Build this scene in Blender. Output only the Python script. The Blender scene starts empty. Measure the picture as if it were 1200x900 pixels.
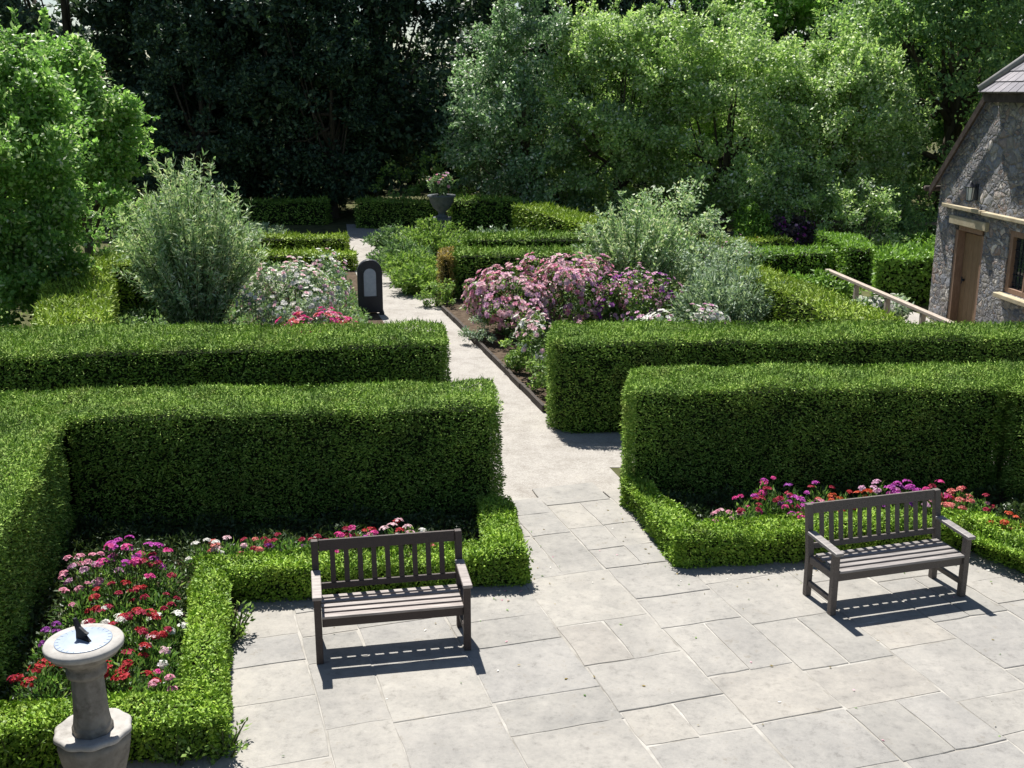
import bpy, math, random
import numpy as np
R = math.radians
S = bpy.context.scene
COL = S.collection
RNG = np.random.default_rng(11)
random.seed(5)

# ------------------------------------------------------------------ camera geometry used to lay out the site
F = 1300.0; PITCH = math.atan(345/F); CAMH = 4.8
def at(px, py, h=0.0):
    """ground-plan point (x, y) of something seen at a photo pixel and standing at height h"""
    z = F*(CAMH-h)/math.cos(PITCH)/(py-105.0)
    return ((px-600)/F*z, (z-(CAMH-h)*math.sin(PITCH))/math.cos(PITCH))
TH = R(17.3)                       # the terrace is turned against the view
UX, UY = (math.cos(TH), math.sin(TH)), (-math.sin(TH), math.cos(TH))

# ------------------------------------------------------------------ object helpers
def setp(o, label=None, cat=None, group=None, kind=None):
    if label: o['label'] = label
    if cat: o['category'] = cat
    if group: o['group'] = group
    if kind: o['kind'] = kind
    return o
def thing(name, label, cat, loc=(0,0,0), rz=0.0, group=None):
    o = bpy.data.objects.new(name, None); COL.objects.link(o)
    o.location = loc; o.rotation_euler = (0,0,rz); o.empty_display_size = .2
    return setp(o, label, cat, group)

class MB:
    """collects vertices and faces (with a material slot) of one mesh"""
    def __init__(s): s.v=[]; s.f=[]; s.m=[]; s.n=0; s.sm=[]
    def add(s, V, Fc, mi=0, smooth=False):
        V=np.asarray(V,dtype=np.float64).reshape(-1,3)
        s.v.append(V)
        for f in Fc: s.f.append(np.asarray(f,dtype=np.int64)+s.n); s.m.append(mi); s.sm.append(smooth)
        s.n+=len(V)
    def quads(s, V, mi=0):              # V (n,4,3)
        n=len(V)
        if n==0: return
        s.v.append(V.reshape(-1,3)); s.f.append((np.arange(n*4).reshape(n,4)+s.n)); s.n+=n*4
        s.m.append(np.full(n,mi) if np.isscalar(mi) else np.asarray(mi)); s.sm.append(None)
    def box(s, c, d, rz=0, mi=0, tilt=None):
        x,y,z=[q/2 for q in d]
        V=np.array([[-x,-y,-z],[x,-y,-z],[x,y,-z],[-x,y,-z],[-x,-y,z],[x,-y,z],[x,y,z],[-x,y,z]])
        if tilt is not None:
            a=tilt; V=V@np.array([[1,0,0],[0,math.cos(a),math.sin(a)],[0,-math.sin(a),math.cos(a)]])
        if rz: V=V@np.array([[math.cos(rz),math.sin(rz),0],[-math.sin(rz),math.cos(rz),0],[0,0,1]])
        s.add(V+np.array(c),[(3,2,1,0),(4,5,6,7),(0,1,5,4),(1,2,6,5),(2,3,7,6),(3,0,4,7)],mi)
    def tube(s, pts, rad, n=8, mi=0, cap=True):
        pts=[np.array(p,float) for p in pts]; rings=[]
        for i,p in enumerate(pts):
            t=pts[min(i+1,len(pts)-1)]-pts[max(i-1,0)]; t/=np.linalg.norm(t)+1e-9
            a=np.array([1,0,0]) if abs(t[0])<.8 else np.array([0,1,0])
            u=np.cross(t,a); u/=np.linalg.norm(u); w=np.cross(t,u)
            rings.append([p+rad[i]*(math.cos(k*2*math.pi/n)*u+math.sin(k*2*math.pi/n)*w) for k in range(n)])
        V=np.array(rings).reshape(-1,3); Fc=[]
        for i in range(len(pts)-1):
            for k in range(n):
                a=i*n+k; b=i*n+(k+1)%n; Fc.append((a,a+n,b+n,b))
        if cap: Fc.append(tuple(range(n))); Fc.append(tuple(range((len(pts)-1)*n+n-1,(len(pts)-1)*n-1,-1)))
        s.add(V,Fc,mi,True)
    def lathe(s, prof, n=32, c=(0,0,0), mi=0, smooth=True, lobes=0, amp=0.0, rot=0):
        V=[]
        for r,z in prof:
            for k in range(n):
                a=k*2*math.pi/n+rot; rr=r*(1+amp*math.cos(lobes*a)) if lobes else r
                V.append((c[0]+rr*math.cos(a),c[1]+rr*math.sin(a),c[2]+z))
        Fc=[]
        for i in range(len(prof)-1):
            for k in range(n):
                a=i*n+k; b=i*n+(k+1)%n; Fc.append((a,b,b+n,a+n))
        Fc.append(tuple(range(n-1,-1,-1))); Fc.append(tuple(range((len(prof)-1)*n,len(prof)*n)))
        s.add(V,Fc,mi,smooth)
    def build(s, name, mats, parent=None, bevel=0.0):
        me=bpy.data.meshes.new(name)
        V=np.concatenate(s.v) if s.v else np.zeros((0,3))
        loops=[];tot=[];mi=[];sm=[]
        for f,m,q in zip(s.f,s.m,s.sm):
            if q is None:
                loops.append(f.reshape(-1)); tot.append(np.full(len(f),4)); mi.append(m); sm.append(np.zeros(len(f),bool))
            else:
                loops.append(f); tot.append(np.array([len(f)])); mi.append(np.array([m])); sm.append(np.array([q]))
        loops=np.concatenate(loops).astype(np.int32); tot=np.concatenate(tot).astype(np.int32); mi=np.concatenate(mi).astype(np.int32)
        me.vertices.add(len(V)); me.vertices.foreach_set('co',V.astype(np.float32).reshape(-1))
        me.loops.add(len(loops)); me.loops.foreach_set('vertex_index',loops)
        me.polygons.add(len(tot)); st=np.concatenate([[0],np.cumsum(tot)[:-1]]).astype(np.int32)
        me.polygons.foreach_set('loop_start',st); me.polygons.foreach_set('loop_total',tot)
        me.polygons.foreach_set('material_index',mi); me.polygons.foreach_set('use_smooth',np.concatenate(sm))
        for m in (mats if isinstance(mats,(list,tuple)) else [mats]): me.materials.append(m)
        me.update(calc_edges=True); me.validate()
        o=bpy.data.objects.new(name,me); COL.objects.link(o)
        if parent: o.parent=parent
        if bevel:
            b=o.modifiers.new('edge','BEVEL'); b.width=bevel; b.segments=2; b.limit_method='ANGLE'
        return o

# ------------------------------------------------------------------ materials
def newmat(name):
    m=bpy.data.materials.new(name); m.use_nodes=True; nt=m.node_tree; nt.nodes.clear()
    out=nt.nodes.new('ShaderNodeOutputMaterial'); return m,nt,out
def ramp(nt, fac, stops):
    r=nt.nodes.new('ShaderNodeValToRGB'); e=r.color_ramp.elements
    while len(e)<len(stops): e.new(.5)
    for q,(p,c) in zip(e,stops): q.position=p; q.color=(*c,1)
    nt.links.new(fac,r.inputs[0]); return r.outputs[0]
def noise(nt, scale, detail=4, rough=.55, vec=None):
    n=nt.nodes.new('ShaderNodeTexNoise'); n.inputs['Scale'].default_value=scale; n.inputs['Detail'].default_value=detail; n.inputs['Roughness'].default_value=rough
    if vec is not None: nt.links.new(vec,n.inputs['Vector'])
    return n.outputs['Fac']
def coords(nt): 
    return nt.nodes.new('ShaderNodeTexCoord').outputs['Object']
def mix(nt, a, b, fac, mode='MIX'):
    m=nt.nodes.new('ShaderNodeMix'); m.data_type='RGBA'; m.blend_type=mode
    for s,v in ((0,fac),(6,a),(7,b)):
        if isinstance(v,(int,float)): m.inputs[s].default_value=v
        elif isinstance(v,tuple): m.inputs[s].default_value=(*v,1)
        else: nt.links.new(v,m.inputs[s])
    return m.outputs[2]
def bump(nt, h, strength, dist):
    b=nt.nodes.new('ShaderNodeBump'); b.inputs['Strength'].default_value=strength; b.inputs['Distance'].default_value=dist
    nt.links.new(h,b.inputs['Height']); return b.outputs[0]
def principled(nt, out, col, rough=.7, spec=.3, normal=None, metal=0):
    p=nt.nodes.new('ShaderNodeBsdfPrincipled')
    if isinstance(col,tuple): p.inputs['Base Color'].default_value=(*col,1)
    else: nt.links.new(col,p.inputs['Base Color'])
    if isinstance(rough,(int,float)): p.inputs['Roughness'].default_value=rough
    else: nt.links.new(rough,p.inputs['Roughness'])
    p.inputs['Specular IOR Level'].default_value=spec; p.inputs['Metallic'].default_value=metal
    if normal is not None: nt.links.new(normal,p.inputs['Normal'])
    if out is not None: nt.links.new(p.outputs[0],out.inputs[0])
    return p.outputs[0]
def leafmat(name, stops, trans=.35, rough=.45, spec=.35, patch=None, tint=(1.12,1.16,.72), k=2.05, brown=0):
    """leaf colour varies from leaf to leaf and in soft patches; leaves let some light through"""
    m,nt,out=newmat(name); trans=min(.55,trans*1.4)
    stops=[(p,tuple(min(.75,q*k) for q in c)) for p,c in stops]
    g=nt.nodes.new('ShaderNodeNewGeometry')
    c=ramp(nt,g.outputs['Random Per Island'],stops)
    n=noise(nt,patch or .9,3,.6,coords(nt))
    v=ramp(nt,n,[(.3,(.62,.66,.7)),(.7,(1.25,1.2,1.1))])
    c=mix(nt,c,v,1.0,'MULTIPLY')
    if brown:
        f=ramp(nt,noise(nt,3.1,6,.7,coords(nt)),[(.55,(0,0,0)),(.72,(brown,brown,brown))]); c=mix(nt,c,(.17,.135,.05),f)
    b=principled(nt,None,c,rough,spec)
    t=nt.nodes.new('ShaderNodeBsdfTranslucent')
    nt.links.new(mix(nt,c,tint,1.0,'MULTIPLY'),t.inputs[0])
    ms=nt.nodes.new('ShaderNodeMixShader'); ms.inputs[0].default_value=trans
    nt.links.new(b,ms.inputs[1]); nt.links.new(t.outputs[0],ms.inputs[2]); nt.links.new(ms.outputs[0],out.inputs[0])
    return m
def petalmat(name, c1, c2):
    m,nt,out=newmat(name)
    g=nt.nodes.new('ShaderNodeNewGeometry'); c=ramp(nt,g.outputs['Random Per Island'],[(0,c1),(1,c2)])
    b=principled(nt,None,c,.6,.2); t=nt.nodes.new('ShaderNodeBsdfTranslucent'); nt.links.new(c,t.inputs[0])
    ms=nt.nodes.new('ShaderNodeMixShader'); ms.inputs[0].default_value=.35
    nt.links.new(b,ms.inputs[1]); nt.links.new(t.outputs[0],ms.inputs[2]); nt.links.new(ms.outputs[0],out.inputs[0]); return m
def simple(name, c1, c2, scale=6, rough=.7, spec=.3, bs=.3, bd=.01, stretch=None, detail=6):
    m,nt,out=newmat(name); v=coords(nt)
    if stretch:
        mp=nt.nodes.new('ShaderNodeMapping'); mp.inputs['Scale'].default_value=stretch; nt.links.new(v,mp.inputs[0]); v=mp.outputs[0]
    n=noise(nt,scale,detail,.6,v); c=ramp(nt,n,[(.3,c1),(.7,c2)])
    principled(nt,out,c,rough,spec,bump(nt,n,bs,bd)); return m

M={}
M['yew']=leafmat('yew_leaf',[(0,(.030,.058,.010)),(.5,(.066,.112,.019)),(.85,(.092,.144,.027)),(1,(.17,.22,.06))],.05,.6,.08,1.4,k=2.65,brown=.45)
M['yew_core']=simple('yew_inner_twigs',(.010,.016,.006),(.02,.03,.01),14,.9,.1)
M['box']=leafmat('box_leaf',[(0,(.055,.105,.012)),(.5,(.105,.18,.02)),(.9,(.15,.225,.03)),(1,(.2,.27,.05))],.08,.5,.15,2.5,brown=.35)
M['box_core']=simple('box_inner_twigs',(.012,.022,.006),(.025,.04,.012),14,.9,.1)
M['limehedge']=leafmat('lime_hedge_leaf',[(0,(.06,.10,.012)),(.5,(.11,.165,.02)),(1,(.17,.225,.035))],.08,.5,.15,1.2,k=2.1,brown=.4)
M['ivy']=leafmat('ivy_leaf',[(0,(.045,.095,.014)),(.5,(.085,.165,.022)),(1,(.15,.25,.05))],.2,.45,.25,2,k=1.9)
M['maple']=leafmat('bright_leaf',[(0,(.050,.10,.022)),(.5,(.095,.172,.042)),(.85,(.16,.24,.07)),(1,(.32,.38,.22))],.33,.42,.4,.7,k=2.5,tint=(1.0,1.12,.8))
M['apple']=leafmat('grey_green_leaf',[(0,(.066,.112,.036)),(.5,(.130,.190,.066)),(.85,(.22,.28,.12)),(1,(.37,.41,.27))],.30,.42,.35,.6,k=2.8,tint=(1.03,1.12,.75))
M['silverdark']=leafmat('blue_green_leaf',[(0,(.042,.080,.034)),(.5,(.080,.135,.058)),(.85,(.165,.22,.125)),(1,(.36,.41,.31))],.25,.4,.45,.6,k=2.5,tint=(1.0,1.1,.9))
M['midtree']=leafmat('mid_green_leaf',[(0,(.034,.070,.028)),(.5,(.070,.120,.045)),(1,(.15,.21,.08))],.32,.45,.3,.5,k=2.9)
M['darktree']=leafmat('dark_evergreen_leaf',[(0,(.010,.021,.013)),(.55,(.024,.046,.026)),(.9,(.046,.078,.042)),(1,(.09,.125,.085))],.16,.45,.3,.4,k=2.1)
M['silver']=leafmat('silver_leaf',[(0,(.08,.135,.062)),(.5,(.155,.225,.12)),(1,(.31,.37,.26))],.22,.5,.25,1.5,k=2.3)
M['greygreen']=leafmat('sage_leaf',[(0,(.07,.115,.07)),(.5,(.13,.18,.12)),(1,(.25,.30,.23))],.22,.5,.25,1.5,k=2.1)
M['rose']=leafmat('rose_leaf',[(0,(.025,.055,.015)),(.6,(.055,.10,.025)),(1,(.12,.17,.05))],.3,.4,.35,2)
M['bedleaf']=leafmat('bedding_leaf',[(0,(.03,.075,.018)),(.6,(.065,.13,.03)),(1,(.15,.22,.07))],.3,.4,.35,3)
M['bedcover']=leafmat('shaded_bedding_leaf',[(0,(.018,.038,.012)),(.6,(.038,.07,.02)),(1,(.08,.11,.04))],.15,.4,.3,3,k=1.2)  # darker copy of the bedding leaf, hedge shade put into its colour
M['lime']=leafmat('lime_perennial_leaf',[(0,(.06,.115,.024)),(.6,(.11,.18,.04)),(1,(.2,.27,.09))],.28,.45,.25,1.5,k=1.9)
M['dullgreen']=leafmat('dull_leaf',[(0,(.035,.07,.03)),(.6,(.07,.12,.05)),(1,(.14,.2,.1))],.3,.45,.3,1.5)
M['bronze']=leafmat('browned_hedge_leaf',[(0,(.06,.05,.02)),(.6,(.13,.10,.035)),(1,(.22,.17,.07))],.3,.5,.2,2)
M['purpleleaf']=leafmat('plum_leaf',[(0,(.03,.02,.03)),(.6,(.05,.04,.05)),(1,(.10,.08,.08))],.3,.45,.3,2)
M['grass']=leafmat('grass_blade',[(0,(.05,.11,.02)),(.6,(.10,.18,.03)),(1,(.2,.26,.07))],.3,.5,.2,.5)
for k,a,b in (('red',(.36,.012,.02),(.56,.06,.07)),('crimson',(.28,.012,.04),(.48,.05,.10)),('orange',(.58,.07,.03),(.72,.17,.08)),('coral',(.62,.14,.13),(.78,.33,.28)),
              ('pink',(.66,.24,.36),(.82,.48,.56)),('hotpink',(.62,.04,.26),(.80,.14,.40)),('magenta',(.42,.03,.34),(.62,.14,.52)),('purple',(.22,.03,.26),(.42,.12,.46)),
              ('palepink',(.72,.45,.52),(.85,.66,.68)),('mauve',(.58,.30,.47),(.77,.53,.65)),('white',(.74,.72,.66),(.86,.85,.82)),('salmon',(.7,.25,.22),(.82,.45,.38)),('rust',(.35,.10,.04),(.5,.2,.1))):
    M[k]=petalmat(k+'_petal',a,b)
M['bark']=simple('bark',(.05,.04,.03),(.13,.11,.085),9,.9,.1,.8,.03,(1,1,.25))
M['stem']=simple('green_stem',(.04,.06,.02),(.09,.11,.04),20,.8,.2)
M['soil']=simple('soil',(.045,.032,.022),(.12,.09,.065),9,.95,.05,1,.03)
M['earth']=simple('earth',(.05,.055,.025),(.11,.11,.05),2.5,.95,.05,.8,.03)
M['lawn']=simple('lawn_turf',(.07,.13,.03),(.16,.20,.06),3,.9,.1,.6,.02)
M['oldwood']=simple('weathered_bench_wood',(.022,.016,.014),(.085,.06,.052),14,.6,.4,.5,.004,(12,1.2,12))
def seat_mat(name,a,bb):  # seat and armrests paler than the frame: sun and glare put into the colour
    m,nt,out=newmat(name); v=coords(nt)
    mp=nt.nodes.new('ShaderNodeMapping'); mp.inputs['Scale'].default_value=(2,26,26); nt.links.new(v,mp.inputs[0])
    n=noise(nt,2.2,6,.65,mp.outputs[0]); c=ramp(nt,n,[(.3,a),(.7,bb)])
    principled(nt,out,c,.5,.45,bump(nt,n,.4,.003)); return m
M['seatwood']=seat_mat('sunlit_seat_wood',(.13,.105,.095),(.37,.325,.30))
M['greyseat']=seat_mat('silvered_sunlit_seat_wood',(.12,.11,.105),(.33,.30,.285))
M['greywood']=simple('silvered_bench_wood',(.045,.036,.030),(.17,.142,.125),16,.6,.4,.6,.004,(10,1.2,10))
M['palewood']=simple('pale_rail_wood',(.30,.245,.20),(.44,.375,.32),10,.75,.2,.4,.004,(1,1,1))
M['fencewood']=simple('fence_wood',(.14,.11,.085),(.27,.22,.17),10,.8,.2,.4,.004)
M['timber']=simple('edging_timber',(.035,.03,.027),(.085,.07,.06),10,.85,.2,.5,.004)
M['doorwood']=simple('door_wood',(.16,.10,.055),(.28,.185,.105),7,.6,.3,.4,.004,(9,9,.7))
M['framewood']=simple('window_wood',(.20,.12,.08),(.31,.2,.14),8,.6,.3,.3,.003,(3,3,.8))
M['black']=simple('black_paint',(.009,.012,.020),(.016,.020,.032),5,.45,.4,.1,.002)
M['bronzemetal']=simple('dark_bronze',(.006,.007,.010),(.014,.016,.02),14,.6,.2,.2,.002)
M['glass']=simple('window_glass',(.012,.016,.022),(.03,.036,.045),1.2,.06,.6,.02,.002)
M['lampglass']=simple('opal_glass',(.72,.72,.70),(.8,.8,.78),5,.25,.5,.05,.002)
M['slatedial']=simple('dial_plate',(.25,.30,.38),(.34,.39,.47),9,.35,.5,.1,.002)
M['potstone']=simple('grey_stone',(.075,.085,.095),(.15,.16,.17),9,.85,.2,.6,.01)
M['sandstone']=simple('sandstone',(.34,.28,.18),(.48,.42,.30),5,.85,.2,.5,.01)
def sundial_stone(name, a, b, d):
    m,nt,out=newmat(name); v=coords(nt)
    n=noise(nt,9,8,.65,v); n2=noise(nt,3.2,5,.7,v)
    c=ramp(nt,n,[(.3,a),(.7,b)]); f=ramp(nt,n2,[(.52,(0,0,0)),(.68,(1,1,1))])
    c=mix(nt,c,d,f)
    principled(nt,out,c,.85,.2,bump(nt,n,.5,.008)); return m
M['dialstone']=sundial_stone('lichened_stone',(.15,.135,.115),(.27,.25,.215),(.085,.075,.06))
M['dialrim']=sundial_stone('pale_stone_rim',(.30,.285,.265),(.43,.41,.385),(.20,.185,.165))

def flag_mat():
    m,nt,out=newmat('flagstone'); v=coords(nt)
    g=nt.nodes.new('ShaderNodeNewGeometry')
    c=ramp(nt,g.outputs['Random Per Island'],[(0,(.243,.236,.222)),(.25,(.278,.267,.248)),(.5,(.256,.249,.238)),(.75,(.298,.285,.261)),(1,(.272,.257,.236))])
    n1=noise(nt,1.6,9,.7,v); n2=noise(nt,11,12,.82,v); n3=noise(nt,90,4,.7,v)
    c=mix(nt,c,ramp(nt,n1,[(.3,(.80,.80,.80)),(.7,(1.18,1.16,1.13))]),1.0,'MULTIPLY')
    c=mix(nt,c,ramp(nt,n2,[(.32,(.62,.61,.60)),(.45,(.95,.95,.95)),(.7,(1.2,1.19,1.17))]),1.0,'MULTIPLY')
    st=ramp(nt,noise(nt,5.5,9,.8,v),[(.58,(1,1,1)),(.66,(.72,.70,.67))])
    c=mix(nt,c,st,1.0,'MULTIPLY')
    sp=ramp(nt,noise(nt,24,6,.8,v),[(.66,(1,1,1)),(.72,(.55,.53,.50))]); c=mix(nt,c,sp,1.0,'MULTIPLY')
    lt=ramp(nt,noise(nt,8.3,9,.8,v),[(.63,(0,0,0)),(.70,(.5,.5,.5))]); c=mix(nt,c,(.42,.405,.37),lt)
    h=mix(nt,n2,n3,.3)
    principled(nt,out,c,.75,.25,bump(nt,h,.7,.012)); return m
M['flag']=flag_mat()
M['mortar']=simple('pale_mortar',(.20,.187,.165),(.43,.41,.375),3.4,.95,.1,.6,.006)
def gravel_mat():
    m,nt,out=newmat('path_gravel'); v=coords(nt)
    vo=nt.nodes.new('ShaderNodeTexVoronoi'); vo.inputs['Scale'].default_value=75; nt.links.new(v,vo.inputs['Vector'])
    w=nt.nodes.new('ShaderNodeSeparateColor'); nt.links.new(vo.outputs['Color'],w.inputs[0])
    c=ramp(nt,w.outputs[0],[(0,(.27,.25,.228)),(.5,(.318,.298,.272)),(1,(.365,.345,.318))])
    n=noise(nt,2.1,10,.75,v)
    c=mix(nt,c,ramp(nt,n,[(.32,(.74,.72,.70)),(.52,(1,1,1)),(.7,(1.12,1.11,1.09))]),1.0,'MULTIPLY')
    principled(nt,out,c,.9,.1,bump(nt,vo.outputs['Distance'],.4,.006)); return m
M['gravel']=gravel_mat()
def rubble_mat():
    """random rubble: big and small stones of different greys, recessed dull mortar, some pale lichen"""
    m,nt,out=newmat('rubble_wall'); v=coords(nt)
    nz=nt.nodes.new('ShaderNodeTexNoise'); nz.inputs['Scale'].default_value=4.5; nz.inputs['Detail'].default_value=5; nt.links.new(v,nz.inputs['Vector'])
    ad=nt.nodes.new('ShaderNodeVectorMath'); ad.operation='MULTIPLY_ADD'; ad.inputs[1].default_value=(.22,.22,.22)
    nt.links.new(nz.outputs['Color'],ad.inputs[0]); nt.links.new(v,ad.inputs[2])
    def layer(sc):
        mp=nt.nodes.new('ShaderNodeMapping'); mp.inputs['Scale'].default_value=sc; nt.links.new(ad.outputs[0],mp.inputs[0])
        vo=nt.nodes.new('ShaderNodeTexVoronoi'); vo.inputs['Scale'].default_value=1; nt.links.new(mp.outputs[0],vo.inputs['Vector'])
        ve=nt.nodes.new('ShaderNodeTexVoronoi'); ve.feature='DISTANCE_TO_EDGE'; ve.inputs['Scale'].default_value=1; nt.links.new(mp.outputs[0],ve.inputs['Vector'])
        w=nt.nodes.new('ShaderNodeSeparateColor'); nt.links.new(vo.outputs['Color'],w.inputs[0]); return w.outputs[0],ve.outputs['Distance']
    c1,e1=layer((3.6,3.6,5.4)); c2,e2=layer((7.5,7.5,11.0))
    pick=ramp(nt,noise(nt,1.7,4,.6,v),[(.47,(0,0,0)),(.53,(1,1,1))])
    cc=mix(nt,c1,c2,pick); ee=mix(nt,e1,e2,pick)
    c=ramp(nt,cc,[(0,(.12,.13,.155)),(.22,(.26,.265,.285)),(.42,(.18,.17,.17)),(.6,(.36,.335,.30)),(.76,(.26,.275,.305)),(.9,(.29,.22,.185)),(1,(.68,.65,.6))])
    n=noise(nt,14,8,.7,v); c=mix(nt,c,ramp(nt,n,[(.3,(.6,.6,.62)),(.7,(1.35,1.33,1.3))]),1.0,'MULTIPLY')
    e=ramp(nt,ee,[(.0,(.8,.8,.8)),(.07,(0,0,0))]); c=mix(nt,c,(.22,.215,.21),e)
    li=ramp(nt,noise(nt,5,8,.75,v),[(.60,(0,0,0)),(.68,(.8,.8,.8))]); c=mix(nt,c,(.50,.49,.47),li)
    hh=ramp(nt,ee,[(0,(0,0,0)),(.2,(1,1,1))]); hh=mix(nt,hh,n,.35)
    principled(nt,out,c,.88,.15,bump(nt,hh,1.0,.06)); return m
M['rubble']=rubble_mat()
def slate_mat():
    m,nt,out=newmat('roof_slate'); g=nt.nodes.new('ShaderNodeNewGeometry')
    c=ramp(nt,g.outputs['Random Per Island'],[(0,(.10,.095,.115)),(.5,(.16,.15,.175)),(1,(.24,.22,.24))])
    n=noise(nt,7,6,.6,coords(nt)); c=mix(nt,c,ramp(nt,n,[(.3,(.75,.75,.75)),(.7,(1.2,1.2,1.15))]),1.0,'MULTIPLY')
    principled(nt,out,c,.55,.4,bump(nt,n,.3,.01)); return m
M['slate']=slate_mat()
M['verge']=simple('weathered_barge_board',(.035,.026,.022),(.09,.07,.06),8,.8,.2,.4,.004)
M['lead']=simple('hip_tile',(.22,.21,.21),(.33,.32,.31),6,.7,.3,.4,.006)

# ------------------------------------------------------------------ foliage
def unit(a): return a/(np.linalg.norm(a,axis=-1,keepdims=True)+1e-9)
def rand_dirs(n): return unit(RNG.normal(size=(n,3)))
def leaves(P, A, N, L, W, fold=.15):
    """one four-sided leaf per point: axis A, surface normal near N"""
    A=unit(A); Sd=unit(np.cross(A,N)); N2=np.cross(Sd,A)
    L=np.asarray(L).reshape(-1,1); W=np.asarray(W).reshape(-1,1)
    mid=P+A*L*.45-N2*W*fold
    return np.stack([P,mid+Sd*W*.5,P+A*L-N2*L*.12,mid-Sd*W*.5],axis=1)

def wob(x,y):
    return .028*np.sin(1.7*x+.6*y+1)+.02*np.sin(3.9*x-2.3*y)+.014*np.sin(7.7*x+6.1*y+2)+.010*np.sin(-5.1*x+9.3*y)
def inside(q, X, Y, m=0.0):
    ok=np.ones(len(X),bool)
    for i in range(len(q)):
        x0,y0=q[i]; x1,y1=q[(i+1)%len(q)]; l=math.hypot(x1-x0,y1-y0)
        ok&=((x1-x0)*(Y-y0)-(y1-y0)*(X-x0))/l>m
    return ok
def ccw(q):
    a=sum(q[i][0]*q[(i+1)%len(q)][1]-q[(i+1)%len(q)][0]*q[i][1] for i in range(len(q)))
    return q if a>0 else q[::-1]
def strip(p0,p1,w):
    """quad of width w to the left of the line p0->p1"""
    dx,dy=p1[0]-p0[0],p1[1]-p0[1]; l=math.hypot(dx,dy); nx,ny=-dy/l*w,dx/l*w
    return [p0,p1,(p1[0]+nx,p1[1]+ny),(p0[0]+nx,p0[1]+ny)]
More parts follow.
